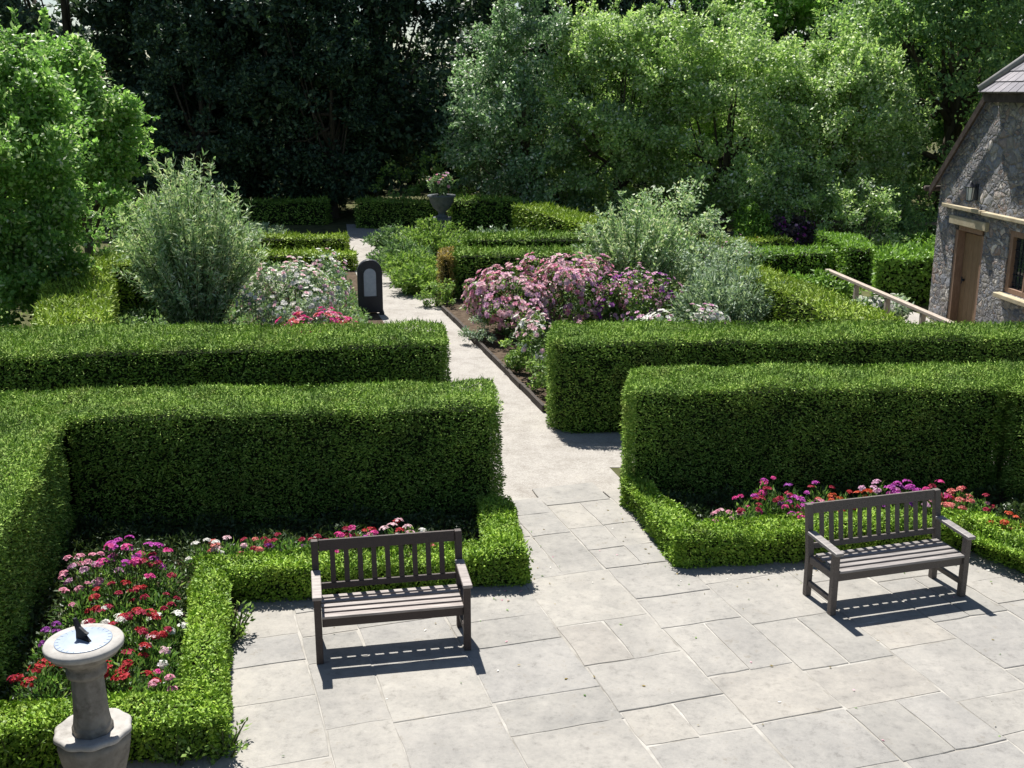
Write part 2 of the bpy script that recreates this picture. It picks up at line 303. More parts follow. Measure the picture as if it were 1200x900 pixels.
def hedge(name, label, quads, h, leaf='yew', core='yew_core', L=.065, W=.024, dtop=1500, dside=1000, rough=.03, cat='hedge', group=None, ragged=1.0, mats_extra=None, top_drop=.03):
    quads=[ccw([tuple(p) for p in q]) for q in quads]
    hs=h if isinstance(h,(list,tuple)) else [h]*len(quads)
    b=MB(); cx=np.mean([p[0] for q in quads for p in q]); cy=np.mean([p[1] for q in quads for p in q]); off=np.array([cx,cy,0])
    for qi,q in enumerate(quads):
        hh=hs[qi]
        c=np.mean(np.array(q),axis=0); n=len(q)
        # inner body a little inside the clipped faces
        ins=[]; gap=min(.13,hh*.2)
        for k in range(n):
            p0,p1,p2=[np.array(q[(k+j)%n]) for j in (-1,0,1)]
            d0=(p1-p0)/np.linalg.norm(p1-p0); d1=(p2-p1)/np.linalg.norm(p2-p1); n0=np.array([-d0[1],d0[0]]); n1=np.array([-d1[1],d1[0]])
            bi=n0+n1; ins.append(p1+bi/max(.35,bi@n0)*gap)
        V=[(*p,.0) for p in ins]+[(*p,hh-min(gap,.085)-.035-.004*qi) for p in ins]
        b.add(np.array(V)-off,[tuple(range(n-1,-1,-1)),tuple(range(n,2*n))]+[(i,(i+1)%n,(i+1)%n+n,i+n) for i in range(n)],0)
        others=[o for j,o in enumerate(quads) if j!=qi]
        def internal(X,Y):
            k=np.zeros(len(X),bool)
            for o in others: k|=inside(o,X,Y,.05)
            return k
        # top
        tri=[(0,i,i+1) for i in range(1,n-1)]
        qa=np.array(q)
        for t in tri:
            a,bb,cc=qa[list(t)]; ar=abs((bb[0]-a[0])*(cc[1]-a[1])-(bb[1]-a[1])*(cc[0]-a[0]))/2
            m=int(ar*dtop); r1=np.sqrt(RNG.random(m))[:,None]; r2=RNG.random(m)[:,None]
            P=(1-r1)*a+r1*(1-r2)*bb+r1*r2*cc
            X,Y=P[:,0],P[:,1]; z=hh+wob(X,Y)*.75
            for i in range(n):
                x0,y0=q[i]; x1,y1=q[(i+1)%n]; l=math.hypot(x1-x0,y1-y0)
                mx,my=(x0+x1)/2,(y0+y1)/2
                if internal(np.array([mx]),np.array([my]))[0]: continue
                d=((x1-x0)*(Y-y0)-(y1-y0)*(X-x0))/l
                z=z-top_drop*np.clip(1-d/.13,0,1)**2
            z=z-RNG.random(m)**2*.06-.02
            nrm=np.tile([0,0,1.],(m,1)); A=nrm*.35+rand_dirs(m)*1.0; A[:,2]=np.abs(A[:,2])*.8
            # a few long new shoots
            Ls=L*(.65+.7*RNG.random(m)); lg=RNG.random(m)<.07*ragged; Ls[lg]*=1.9; A[lg,2]+=.9
            b.quads(leaves(np.column_stack([X,Y,z])-off,A,rand_dirs(m)*.6+np.array([0,0,1.2]),Ls,W*(.7+.6*RNG.random(m))),1)
        # sides
        for i in range(n):
            p0,p1=qa[i],qa[(i+1)%n]; l=np.linalg.norm(p1-p0); nx=np.array([(p1-p0)[1],-(p1-p0)[0]])/l
            m=int(l*hh*dside); s=RNG.random(m); zz=RNG.random(m)*hh
            X=p0[0]+(p1-p0)[0]*s; Y=p0[1]+(p1-p0)[1]*s
            k=~internal(X,Y); X,Y,zz,s=X[k],Y[k],zz[k],s[k]; m=len(X)
            if m==0: continue
            d=wob((X+Y)*1.3,zz*2.1)*.75-RNG.random(m)**1.3*.12*min(1,hh)
            d-=.03*np.clip((zz-(hh-.10))/.10,0,1)**2
            e=np.minimum(s,1-s)*l; d-=.05*np.clip(1-e/.10,0,1)**2
            q_=(X+Y)*1.0; thin=np.sin(3.3*q_+1.7*np.sin(2.6*zz+qi))*np.sin(5.2*zz+1.9*np.sin(2.1*q_))+.5*np.sin(9.1*q_+7*zz)*np.sin(11.3*zz-4*q_)
            low=np.clip(1-zz/(.35*hh),0,1)*.5; d-=.03*np.clip(thin,0,1)
            nr=np.tile([nx[0],nx[1],0.15],(m,1))
            P=np.column_stack([X+nx[0]*d,Y+nx[1]*d,zz])
            A=nr*.55+rand_dirs(m)*np.array([1,1,.5])-np.array([0,0,.12])
            kp=RNG.random(m)>.35*np.clip(thin-.25+low*1.5,0,1); P,A,nr=P[kp],A[kp],nr[kp]; m=len(P)
            b.quads(leaves(P-off,A,nr*1.0+rand_dirs(m)*.75+np.array([0,0,.15]),L*(.65+.7*RNG.random(m)),W*(.7+.6*RNG.random(m))),1)
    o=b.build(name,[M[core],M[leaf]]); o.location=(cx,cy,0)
    return setp(o,label,cat,group)

def crown_cloud(b, c, rad, ncl, per, L, W, cr, mi=0, inner=.5, up=.5, lump=.18, zmin=None, droop=0.0, egg=0.0, sprays=0):
    """leaf clumps through the volume of an uneven crown"""
    c=np.array(c,float); rad=np.array(rad,float)
    D=rand_dirs(ncl); r=inner+(1-inner)*RNG.random(ncl)**.55
    ph=RNG.random(6)*6.28
    l=1+lump*(np.sin(3.1*D[:,0]+2.2*D[:,2]*2+ph[0])+np.sin(4.3*D[:,1]+3*D[:,0]+ph[1])+np.sin(5*D[:,2]-3*D[:,1]+ph[2]))/1.6
    C=D*rad*(r*l)[:,None]
    if egg: 
        k=1-egg*np.clip(C[:,2]/rad[2],-1,1); C[:,0]*=k; C[:,1]*=k
    C+=c
    if zmin is not None: C[:,2]=np.maximum(C[:,2],zmin+RNG.random(ncl)*.5)
    n=ncl*per
    cs=cr*(.6+.8*RNG.random(ncl))
    dd=rand_dirs(n)*np.repeat(cs,per)[:,None]*(RNG.random(n)**.45)[:,None]; dd[:,2]*=.7
    P=np.repeat(C,per,axis=0)+dd
    out=unit(P-c+np.array([0,0,rad[2]*.2])); 
    N=unit(out*.7+np.array([0,0,up])+rand_dirs(n)*.75)
    A=unit(rand_dirs(n)+out*.5+np.array([0,0,-droop]))
    if zmin is not None:
        k=P[:,2]>.08; P,N,A=P[k],N[k],A[k]; n=len(P)
    b.quads(leaves(P,A,N,L*(.6+.8*RNG.random(n)),W*(.6+.8*RNG.random(n))),mi)
    if sprays:                          # leafy shoots that break the outline
        o_=C[RNG.choice(len(C),sprays)]; dr=unit(unit(o_-c)*.8+rand_dirs(sprays)*.5+np.array([0,0,.55])); ln=cr*(1.1+1.2*RNG.random(sprays)); k=46
        u=RNG.random((sprays,k)); w_=(1-u)[...,None]*.16*cr*RNG.normal(size=(sprays,k,3))
        Q=(o_[:,None]+dr[:,None]*(ln[:,None]*(.35+.75*u))[...,None]+w_-np.array([0,0,1])*(.12*u**2*ln[:,None])[...,None]).reshape(-1,3); D_=np.repeat(dr,k,axis=0); m=len(Q)
        b.quads(leaves(Q,D_*.6+rand_dirs(m)*.8,rand_dirs(m)+np.array([0,0,.9]),L*(.6+.7*RNG.random(m)),W*(.6+.7*RNG.random(m))),mi)
    return C

def limbs(b, C, base, h0, h1, r0, k=14, mi=0):
    """tapered trunk that divides into limbs towards some of the clumps"""
    base=np.array(base,float); top=base+np.array([.15*RNG.normal(),.15*RNG.normal(),h1])
    fork=base+np.array([0,0,h0])
    mid=(fork+top)/2+RNG.normal(size=3)*.12
    b.tube([base-np.array([0,0,.1]),base+np.array([0,0,.15]),fork,mid,top],[r0*1.5,r0*1.1,r0*.85,r0*.5,r0*.12],10,mi)
    for i in RNG.choice(len(C),min(k,len(C)),replace=False):
        s=RNG.random(); st=fork*(1-s)+mid*s; e=C[i]; m=(st+e)/2+np.array([0,0,-.12*np.linalg.norm(e-st)])
        b.tube([st,m,e],[r0*.4,r0*.24,r0*.05],6,mi)

def tree(name, label, x, y, cz, rad, leaf, L, W, ncl, per, cr, trunk_r=.16, fork=1.2, group=None, cat='tree', lobes=None, sprays=None, **kw):
    t=thing(name,label,cat,(x,y,0),0,group)
    b=MB(); C=crown_cloud(b,(0,0,cz),rad,ncl,per,L,W,cr,sprays=int(ncl*.8) if sprays is None else sprays,**kw)
    for lx,ly,lz,lr,ln in (lobes or []):
        C2=crown_cloud(b,(lx,ly,lz),(lr,lr,lr*.85),ln,per,L,W,cr*.8,**{k:v for k,v in kw.items() if k!='egg'}); C=np.concatenate([C,C2])
    b.build('crown',[M[leaf]],t)
    tb=MB(); limbs(tb,C,(0,0,0),fork,cz+rad[2]*.6,trunk_r,18); tb.build('trunk',[M['bark']],t)
    return t
def copy_thing(o, loc, rz, sc, label):
    c=o.copy(); COL.objects.link(c); c.location=loc; c.rotation_euler=(0,0,rz); c.scale=(sc,sc,sc) if np.isscalar(sc) else sc; c['label']=label
    for ch in list(o.children):
        d=ch.copy(); COL.objects.link(d); d.parent=c
    return c

def blossoms(b, P, N, r, mi, petals=5, cup=.5, inner=3):
    """one open rosette of petals per point"""
    n=len(P)
    if n==0: return
    N=unit(N); a=unit(np.cross(N,rand_dirs(n))); c=np.cross(N,a); r=np.asarray(r)*np.ones(n)
    mi=np.asarray(mi)*np.ones(n,int)
    for ring,(k,rs,cu) in enumerate(((petals,1.0,cup),(inner,.6,cup+.9))):
        for j in range(k):
            t=2*math.pi*j/k+ring*.5; d=a*math.cos(t)+c*math.sin(t)
            A=unit(d+N*cu); L=r*rs*(.85+.3*RNG.random(n))
            b.quads(leaves(P+N*r[:,None]*.05*ring,A,N-d*cu,L,r*rs*1.15,-.1),mi)
def heads(b, P, N, R_, mi, florets=14, fr=.014):
    """domed flower heads made of many small florets"""
    for p,nv,rr,m in zip(P,N,R_,mi):
        D=rand_dirs(florets); nv=nv/np.linalg.norm(nv); D=unit(D+nv*1.3)
        Q=p+D*rr*np.array([1,1,.75])
        blossoms(b,Q,D+rand_dirs(florets)*.3,fr*(.8+.5*RNG.random(florets)),np.full(florets,m),4,.25,0)

def shrub(name, label, cat, x, y, rad, h, leaf, L, W, ncl, per, cr, bl=None, nbl=0, br=.035, stems=10, group=None, up=.5, z0=.25, lump=.2, inner=.45, biased=None, droop=0):
    """mounded bush: stems, leaf clumps, and open blossoms on the outside of it"""
    t=thing(name,label,cat,(x,y,0),RNG.random()*.01,group)
    b=MB(); cz=z0+(h-z0)*.42
    C=crown_cloud(b,(0,0,cz),(rad[0],rad[1],(h-z0)*.58),ncl,per,L,W,cr,0,inner,up,lump,z0*.5,droop)
    b.build('foliage',[M[leaf]],t)
    s=MB()
    for i in RNG.choice(len(C),min(stems,len(C)),replace=False):
        e=C[i]; s.tube([(e[0]*.12,e[1]*.12,-.03),(e[0]*.55,e[1]*.55,e[2]*.55),tuple(e)],[.022,.014,.005],5)
    s.build('stems',[M['bark']],t)
    if bl:
        f=MB(); D=rand_dirs(nbl*2); D=D[(D[:,2]>-.35)][:nbl]; n=len(D)
        idx=RNG.choice(len(C),n); P=C[idx]+D*cr*(.75+.4*RNG.random(n))[:,None]
        q=(P-np.array([0,0,cz]))/np.array([rad[0],rad[1],(h-z0)*.58]); k=np.linalg.norm(q,axis=1)>.72; P,D=P[k],D[k]; P[:,2]=np.maximum(P[:,2],.15)
        N=unit(D+unit(P-np.array([0,0,cz]))*.8+np.array([0,0,.5]))
        blossoms(f,P,N,br*(.7+.6*RNG.random(len(P))),RNG.integers(0,len(bl),len(P)),6,.35,4)
        f.build('blossoms',[M[c] for c in bl],t)
    return t

def wand_bush(name, label, x, y, h, spread, leaf, nst, per, L, W, bend=.25, cat='shrub', base=.2, low=.12):
    """many upright wands with narrow leaves along them"""
    t=thing(name,label,cat,(x,y,0)); b=MB(); s=MB()
    for i in range(nst):
        a=RNG.random()*6.283; q=RNG.random()**.6; top=h*(1-.42*q**1.5)*(.78+.22*RNG.random()) if i>nst*.35 else h*(.25+.5*RNG.random())
        ex=spread*q; p0=np.array([math.cos(a)*base*q,math.sin(a)*base*q,-.02]); p1=np.array([math.cos(a)*ex*.62,math.sin(a)*ex*.62,top*.6]); p2=np.array([math.cos(a)*ex,math.sin(a)*ex,top])+np.array([math.cos(a),math.sin(a),-.5])*bend*RNG.random()*.6
        u=(low+(1-low)*RNG.random(per))[:,None]; P=(1-u)**2*p0+2*u*(1-u)*p1+u*u*p2
        T=unit(2*(1-u)*(p1-p0)+2*u*(p2-p1)); A=T*.8+rand_dirs(per)*.85
        P=P+rand_dirs(per)*.035
        b.quads(leaves(P,A,rand_dirs(per)+np.array([0,0,.6]),L*(.6+.7*RNG.random(per)),W*(.7+.6*RNG.random(per))),0)
        s.tube([p0,(p0+2*p1+p2)/4,p2],[.014,.009,.003],4,cap=False)
    b.build('foliage',[M[leaf]],t); s.build('stems',[M['stem']],t); return t

def bed_plant(name, label, x, y, z0, h, r, cols, nheads, hr, leaf='bedleaf', nleaf=560, group=None, fr=.017, fl=17, L=.06, W=.017):
    """leafy bedding plant with domed flower heads held over the leaves"""
    t=thing(name,label,'flower plant',(x,y,z0),0,group)
    b=MB(); n=nleaf
    D=rand_dirs(n); D[:,2]=np.abs(D[:,2]); q=RNG.random(n)**.5
    P=D*np.array([r,r,h*.86])*q[:,None]; P[:,2]+=.02
    A=D*.6+rand_dirs(n)*.7+np.array([0,0,.55])
    b.quads(leaves(P,A,rand_dirs(n)+np.array([0,0,.9]),L*(.6+.8*RNG.random(n)),W*(.6+.8*RNG.random(n))),0)
    b.build('foliage',[M[leaf]],t)
    f=MB(); s=MB(); Pn=[];Nn=[];Rn=[];Mi=[]
    for i in range(nheads):
        a=RNG.random()*6.283; q=math.sqrt(RNG.random())*.95; hx,hy=math.cos(a)*q*r,math.sin(a)*q*r; hz=h*(1-.28*q*q)*(.72+.36*RNG.random())
        Pn.append(np.array([hx,hy,hz])); Nn.append(np.array([math.cos(a)*q*.5,math.sin(a)*q*.5,1])); Rn.append(hr*(.75+.5*RNG.random())); Mi.append(int(RNG.integers(0,len(cols))))
        s.tube([(hx*.4,hy*.4,0),(hx*.8,hy*.8,hz*.6),(hx,hy,hz)],[.005,.004,.003],4,cap=False)
    for q in range(nheads):
        f=MB(); heads(f,[Pn[q]],[Nn[q]],[Rn[q]],[0],fl,fr); f.build('flower_head',[M[cols[Mi[q]]]],t)
    s.build('stems',[M['stem']],t)
    return t

# ================================================================== SETTING: ground, lawn, paths, paving, beds
def sheet(name, poly, z, mat, thick=.0, kind='structure'):
    b=MB(); n=len(poly)
    b.add([(p[0],p[1],z) for p in poly],[tuple(range(n))],0)
    o=b.build(name,[mat]); return setp(o,kind=kind)
sheet('ground',[(-150,-60),(150,-60),(150,220),(-150,220)],0,M['earth'])
sheet('lawn',[(-34,12),(-9.0,12),(-10.6,22),(-13.0,31),(-34,31)],.006,M['lawn'])
def ribbon(name, pts, z, mat):
    b=MB(); V=[];Fc=[]
    for (x0,y0,x1,y1) in pts: V+=[(x0,y0,z),(x1,y1,z)]
    for i in range(len(pts)-1): Fc.append((2*i,2*i+1,2*i+3,2*i+2))
    b.add(V,Fc,0); return setp(b.build(name,[mat]),kind='structure')
ribbon('path',[(-.35,11.6,1.75,12.0),(-.35,12.4,1.6,12.4),(-.75,15.0,1.0,15.0),(-1.0,16.3,.52,16.3),(-2.0,20.2,-.49,20.2),(-3.1,24.4,-1.53,24.4),(-4.3,30.1,-2.75,30.1),(-5.4,36.5,-3.7,36.5),(-6.1,41,-4.4,41)],.010,M['gravel'])
ribbon('side_path',[(1.2,13.8,.7,15.3),(4.0,13.75,3.6,15.45),(9.0,14.1,9.0,15.7),(14,14.6,14,16.3)],.006,M['gravel'])
ribbon('house_path',[(7.2,16.2,8.6,16.2),(7.1,20,8.75,20),(6.9,24,9.05,24),(6.6,27.5,8.2,27.2)],.006,M['gravel'])
# flagstones in random courses
def slabs():
    b=MB(); rg=random.Random(21); u=-5.5
    while u<13.5:
        w=rg.choice([.52,.62,.72,.82,.92]); v=-1.5+rg.random()*.8
        while v<13.2:
            l=rg.choice([.5,.62,.75,.9,1.05])
            parts=[(u,w,v,l)]
            if w>.8 and rg.random()<.3: parts=[(u,w/2,v,l),(u+w/2,w/2,v,l)]
            for (a,ww,c,ll) in parts:
                uc,vc=a+ww/2,c+ll/2; x=uc*UX[0]+vc*UY[0]; y=uc*UX[1]+vc*UY[1]
                if y>12.78-.10*abs(x-.6) or x<-3.6 or x>10.5 or y<1.2: continue
                j=rg.choice([.003,.005,.007,.010]); z=.032+rg.uniform(-.0025,.0025); tx,ty=rg.uniform(-.004,.004),rg.uniform(-.004,.004)
                cs=[(a+j,c+j),(a+ww-j,c+j),(a+ww-j,c+ll-j),(a+j,c+ll-j)]
                # slightly uneven outline, worn edges
                ring=[]
                for k in range(4):
                    p,q=cs[k],cs[(k+1)%4]
                    for s in (0,.33,.66):
                        e=.008 if s else .013
                        ring.append((p[0]+(q[0]-p[0])*s+rg.uniform(-e,e),p[1]+(q[1]-p[1])*s+rg.uniform(-e,e)))
                n=len(ring); V=[]
                for sc,zz in ((1,-.03),(1,z-.005),(1-.014,z)):
                    for (pu,pv) in ring:
                        pu=uc+(pu-uc)*sc; pv=vc+(pv-vc)*sc
                        V.append((pu*UX[0]+pv*UY[0],pu*UX[1]+pv*UY[1],zz+((pu-uc)*tx+(pv-vc)*ty if zz>0 else 0)))
                Fc=[tuple(range(2*n,3*n))]
                for r_ in (0,1):
                    for k in range(n): Fc.append((r_*n+k,r_*n+(k+1)%n,(r_+1)*n+(k+1)%n,(r_+1)*n+k))
                b.add(V,Fc,0)
            v+=l
        u+=w
    return b
setp(slabs().build('paving',[M['flag']]),kind='structure')
sheet('paving_bed',[(-3.4,1.4),(10.3,1.4),(10.3,11.35),(1.6,12.62),(-.25,12.62),(-3.4,11.6)],.0265,M['mortar'])
def soil(poly,z): sheet('bed_soil',poly,z,M['soil'])
soil([(-5.3,7.2),(-2.45,7.2),(-2.6,9.8),(0.0,10.2),(-.15,12.3),(-5.0,12.1)],.05)
soil([(1.75,10.65),(4.9,11.05),(7.0,10.0),(8.4,11.6),(6.0,12.9),(1.4,12.7)],.05)
soil([(-1.0,16.4),(-3.05,24.4),(-4.3,30),(-9.6,30),(-6.3,16.4)],.02)
soil([(.52,16.3),(5.1,16.9),(4.6,22),(4.2,26),(-1.7,26),(-1.5,24.4)],.02)
soil([(-1.6,26),(6,26),(6,36),(-3.6,36)],.02)

# ================================================================== HEDGES
hedge('yew_hedge','tall L-shaped yew hedge behind the left bench, its arm running to the left edge',
      [[(-4.81,11.42),(-.11,11.88),(-.24,13.0),(-6.1,12.5)],[(-4.81,11.5),(-6.1,12.5),(-7.1,11.8),(-4.9,4.6),(-3.32,4.7)]],1.42,L=.04,W=.014,dtop=6200,dside=4800)
hedge('yew_hedge','long yew hedge in the second row on the left, beyond the L-shaped one',
      [[(-10.5,14.2),(-6.81,14.37),(-.88,15.1),(-1.03,16.4),(-7.6,16.2),(-10.8,16.1)]],1.42,L=.048,W=.017,dtop=4200,dside=2800)
hedge('yew_hedge','second-row yew hedge on the right with its end by the gravel path',
      [[(.5,15.45),(.75,15.25),(7.4,15.67),(11.5,16.0),(11.5,17.2),(7.8,16.7),(.62,16.75)]],1.38,L=.048,W=.017,dtop=4200,dside=3200)
hedge('yew_hedge','tall yew hedge behind the right bench and its bright flowers',
      [[(1.31,12.39),(5.84,12.59),(6.4,13.75),(1.48,13.5)],[(5.84,12.65),(6.12,10.7),(7.3,10.9),(7.2,13.6),(6.4,13.75)]],1.46,L=.04,W=.014,dtop=6200,dside=4800)
hedge('yew_hedge','yew hedge running back from the right second-row hedge towards the grey bush',
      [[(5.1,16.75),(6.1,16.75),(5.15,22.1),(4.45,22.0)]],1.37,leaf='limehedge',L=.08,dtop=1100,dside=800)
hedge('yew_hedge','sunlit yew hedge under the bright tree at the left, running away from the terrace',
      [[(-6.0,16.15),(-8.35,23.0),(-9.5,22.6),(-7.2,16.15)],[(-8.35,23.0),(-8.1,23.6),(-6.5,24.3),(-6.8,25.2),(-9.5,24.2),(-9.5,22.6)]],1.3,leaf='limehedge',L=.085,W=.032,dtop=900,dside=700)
hedge('yew_hedge','short yew hedge with a browned end beside the pink roses',
      [[(-1.4,25.83),(2.6,25.83),(2.6,27.0),(-1.35,27.1)]],1.1,L=.09,W=.036,dtop=800,dside=700)
hedge('browned_hedge','narrow brown dying hedge plant at the path end of a green hedge',
      [[(-1.74,25.7),(-1.38,25.7),(-1.34,27.1),(-1.7,27.1)]],1.06,leaf='bronze',L=.08,W=.034,dtop=900,dside=800,cat='hedge plant')
hedge('yew_hedge','yew hedge just beyond the one with the browned end, its top in sun',
      [[(-1.25,28.6),(2.8,28.6),(2.8,29.6),(-1.2,29.8)]],1.12,L=.09,W=.036,dtop=800,dside=600)
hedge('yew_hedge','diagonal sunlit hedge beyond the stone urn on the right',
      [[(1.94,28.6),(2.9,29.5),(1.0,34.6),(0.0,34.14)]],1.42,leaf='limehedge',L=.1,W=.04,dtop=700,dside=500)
hedge('yew_hedge','shaded dark hedge right beside the stone urn under the trees',
      [[(-2.0,35.2),(0.1,35.0),(.3,36.2),(-2.0,36.4)]],1.45,L=.1,W=.04,dtop=600,dside=500)
hedge('yew_hedge','shaded dark hedge at the far end of the path',
      [[(-5.6,39.8),(-2.6,38.6),(-2.3,39.6),(-5.4,41.0)]],1.0,L=.1,W=.04,dtop=600,dside=500)
hedge('yew_hedge','shaded dark hedge behind the lavender at the left, under the big trees',
      [[(-12.5,40.4),(-6.8,40.8),(-6.8,42.0),(-12.5,41.6)]],.85,L=.1,W=.04,dtop=500,dside=400)
hedge('box_hedge','low clipped box hedge beside the path behind the white rose bush, nearer of two',
      [[(-9.6,30.1),(-4.3,30.1),(-4.35,31.0),(-9.6,31.0)]],.47,leaf='limehedge',L=.09,W=.04,dtop=800,dside=600)
hedge('box_hedge','low clipped box hedge beside the path behind the white rose bush, farther of two',
      [[(-9.9,33.7),(-5.05,33.7),(-5.1,34.6),(-9.9,34.6)]],.47,leaf='limehedge',L=.09,W=.04,dtop=800,dside=600)
hedge('box_hedge','low clipped hedge block between the purple bush and the house path',
      [[(5.9,29.0),(8.4,29.0),(8.7,30.1),(5.9,30.3)]],.68,leaf='ivy',L=.08,W=.04,dtop=900,dside=700)
hedge('box_hedge','squat clipped hedge in front of the round pale bush',
      [[(8.55,28.3),(9.25,28.0),(9.75,31.0),(8.6,31.5)]],.92,leaf='ivy',L=.08,W=.04,dtop=900,dside=700)
hedge('box_hedge','bright leafy hedge block next to the stone cottage',
      [[(8.3,25.1),(9.05,25.0),(10.2,25.3),(10.2,27.0),(8.9,26.9)]],1.12,leaf='ivy',L=.09,W=.06,dtop=800,dside=800)
hedge('box_hedge','thin hedge strip in front of the plum purple bush',
      [[(5.0,31.0),(7.9,31.2),(7.9,32.0),(5.0,31.8)]],.7,leaf='limehedge',L=.09,W=.04,dtop=700,dside=500)
# box edging round the beds
BK=dict(leaf='box',core='box_core',L=.034,W=.020,dtop=6500,dside=6000,top_drop=.05)
hedge('box_edging','knee-high box edging round the left flower bed behind the sundial and bench',
      [[(-6.2,6.75),(-2.12,7.18),(-2.2,7.62),(-6.2,7.2)],[(-2.12,7.18),(-2.6,9.35),(-2.68,9.72),(-3.08,10.12),(-3.02,9.6),(-2.5,7.5)][::1],[(-2.68,9.72),(.16,10.15),(.10,10.6),(-3.05,10.14)],[(.16,10.15),(-.02,11.75),(-.38,11.75),(-.28,10.3)]],.39,**BK)
hedge('box_edging','knee-high box edging round the right flower bed behind the bench',
      [[(1.69,10.55),(3.02,10.68),(4.74,10.98),(4.7,11.4),(1.66,11.0)],[(1.69,10.55),(2.02,10.95),(1.58,12.4),(1.28,12.4)],[(4.6,11.0),(4.85,10.95),(6.6,8.2),(7.0,8.4),(5.2,11.2),(4.7,11.4)]],.40,**BK)

# ================================================================== BENCHES
def bench(label, loc, rz, w, nsl, wood='oldwood', top='seatwood'):
    t=thing('garden_bench',label,'bench',loc,rz)
    d=.44; P=.062                        # origin: front left foot
    def part(nm, fn, mat='oldwood', bv=.006):
        mat={'oldwood':wood,'seatwood':top}[mat]; b=MB(); fn(b); return b.build(nm,[M[mat]],t,bv)
    for x in (0,w):
        part('front_leg',lambda b: b.box((x,0,.31),(P,P,.62)))
        # rear leg runs up into the back post, leaning back a little
        def rear(b,x=x):
            V=[];h=P/2
            for (yy,z) in ((d,0),(d,.42),(d+.075,.92)):
                V+=[(x-h,yy-h,z),(x+h,yy-h,z),(x+h,yy+h,z),(x-h,yy+h,z)]
            Fc=[(3,2,1,0),(8,9,10,11)]
            for i in (0,4):
                for k in range(4): Fc.append((i+k,i+(k+1)%4,i+4+(k+1)%4,i+4+k))
            b.add(V,Fc,0)
        part('rear_leg',rear)
        part('armrest',lambda b: b.box((x,d/2-.035,.638),(.082,d+.07,.032),tilt=.05),'seatwood')
        part('side_rail',lambda b: b.box((x,d/2,.385),(.036,d-P-.004,.075)))
        part('stretcher',lambda b: b.box((x,d/2,.14),(.036,d-P-.004,.052)))
    part('front_rail',lambda b: b.box((w/2,.012,.372),(w-P-.004,.036,.085)))
    part('back_rail',lambda b: b.box((w/2,d-.012,.372),(w-P-.004,.036,.07)))
    def seat(b):
        for k,(y,wd) in enumerate(((-.002,.07),(.094,.062),(.188,.060),(.280,.058),(.366,.05))): b.box((w/2,y+.002,.43+.001*k),(w-P-.006,wd,.024))
    part('seat',seat,'seatwood',.004)
    ln=.148
    part('top_rail',lambda b: b.box((w/2,d+.066,.872),(w-P-.004,.036,.10),tilt=-ln))
    part('lower_back_rail',lambda b: b.box((w/2,d+.016,.505),(w-P-.004,.034,.055),tilt=-ln))
    def bs(b):
        for k in range(nsl):
            x=P/2+(w-P)*(k+1)/(nsl+1); b.box((x,d+.041,.68),(.045,.018,.30),tilt=-ln)
    part('back_slats',bs,'oldwood',.003)
    return t
bench('dark wooden slatted bench with nine back slats, in front of the left box hedge',(-1.65,8.61,.034),R(10.9),1.28,9)
bench('longer dark wooden bench with twelve back slats, at the right flower bed',(3.0,9.52,.034),R(16.2),1.43,12,'greywood','greyseat')

# ================================================================== SUNDIAL
t=thing('sundial','stone pedestal sundial with pale round dial in front of the left box hedge','sundial',(-2.87,6.74,.03))
b=MB(); b.lathe([(.17,-.03),(.19,.04),(.165,.08),(.172,.16),(.20,.26),(.228,.37),(.243,.46),(.240,.515)],32,lobes=8,amp=.035); b.build('bowl_base',[M['dialstone']],t)
b=MB(); b.lathe([(.246,.515),(.256,.525),(.250,.548),(.232,.556),(.205,.545),(.13,.535)],48,lobes=10,amp=.028); b.build('base_rim',[M['dialrim']],t)
b=MB(); b.lathe([(.138,.53),(.138,.575),(.126,.60),(.118,.66),(.108,.90),(.106,.96)],8,smooth=False,rot=.3); b.build('shaft',[M['dialstone']],t,.01)
b=MB(); b.lathe([(.108,.955),(.13,.965),(.133,1.0),(.122,1.02),(.13,1.05),(.175,1.09),(.225,1.125),(.238,1.15),(.244,1.16)],40); b.build('capital',[M['dialstone']],t)
b=MB(); b.lathe([(.246,1.155),(.256,1.165),(.258,1.19),(.250,1.203),(.186,1.206)],48); dr=b.build('dial_rim',[M['dialrim']],t)
b=MB(); b.lathe([(.184,1.2005),(.185,1.2100),(.178,1.2115)],48); 
for k in range(24):
    a=k*2*math.pi/24; b.box((.167*math.cos(a),.167*math.sin(a),1.2128),(.022,.0035,.0012),a)
b.build('dial_plate',[M['slatedial']],t)
b=MB()
gx=np.array([math.cos(R(150)),math.sin(R(150)),0]); gs=np.array([-gx[1],gx[0],0])*.011
pr=[(-.07,1.2125),(.06,1.2125),(.055,1.26),(.075,1.35),(.055,1.352),(.02,1.30),(-.03,1.275),(-.055,1.27),(-.03,1.245)]
V=[tuple(gx*a+gs*s+np.array([0,0,z])) for s in (-1,1) for a,z in pr]; n=len(pr)
b.add(V,[tuple(range(n-1,-1,-1)),tuple(range(n,2*n))]+[(k,(k+1)%n,n+(k+1)%n,n+k) for k in range(n)],0)
b.build('gnomon',[M['bronzemetal']],t)

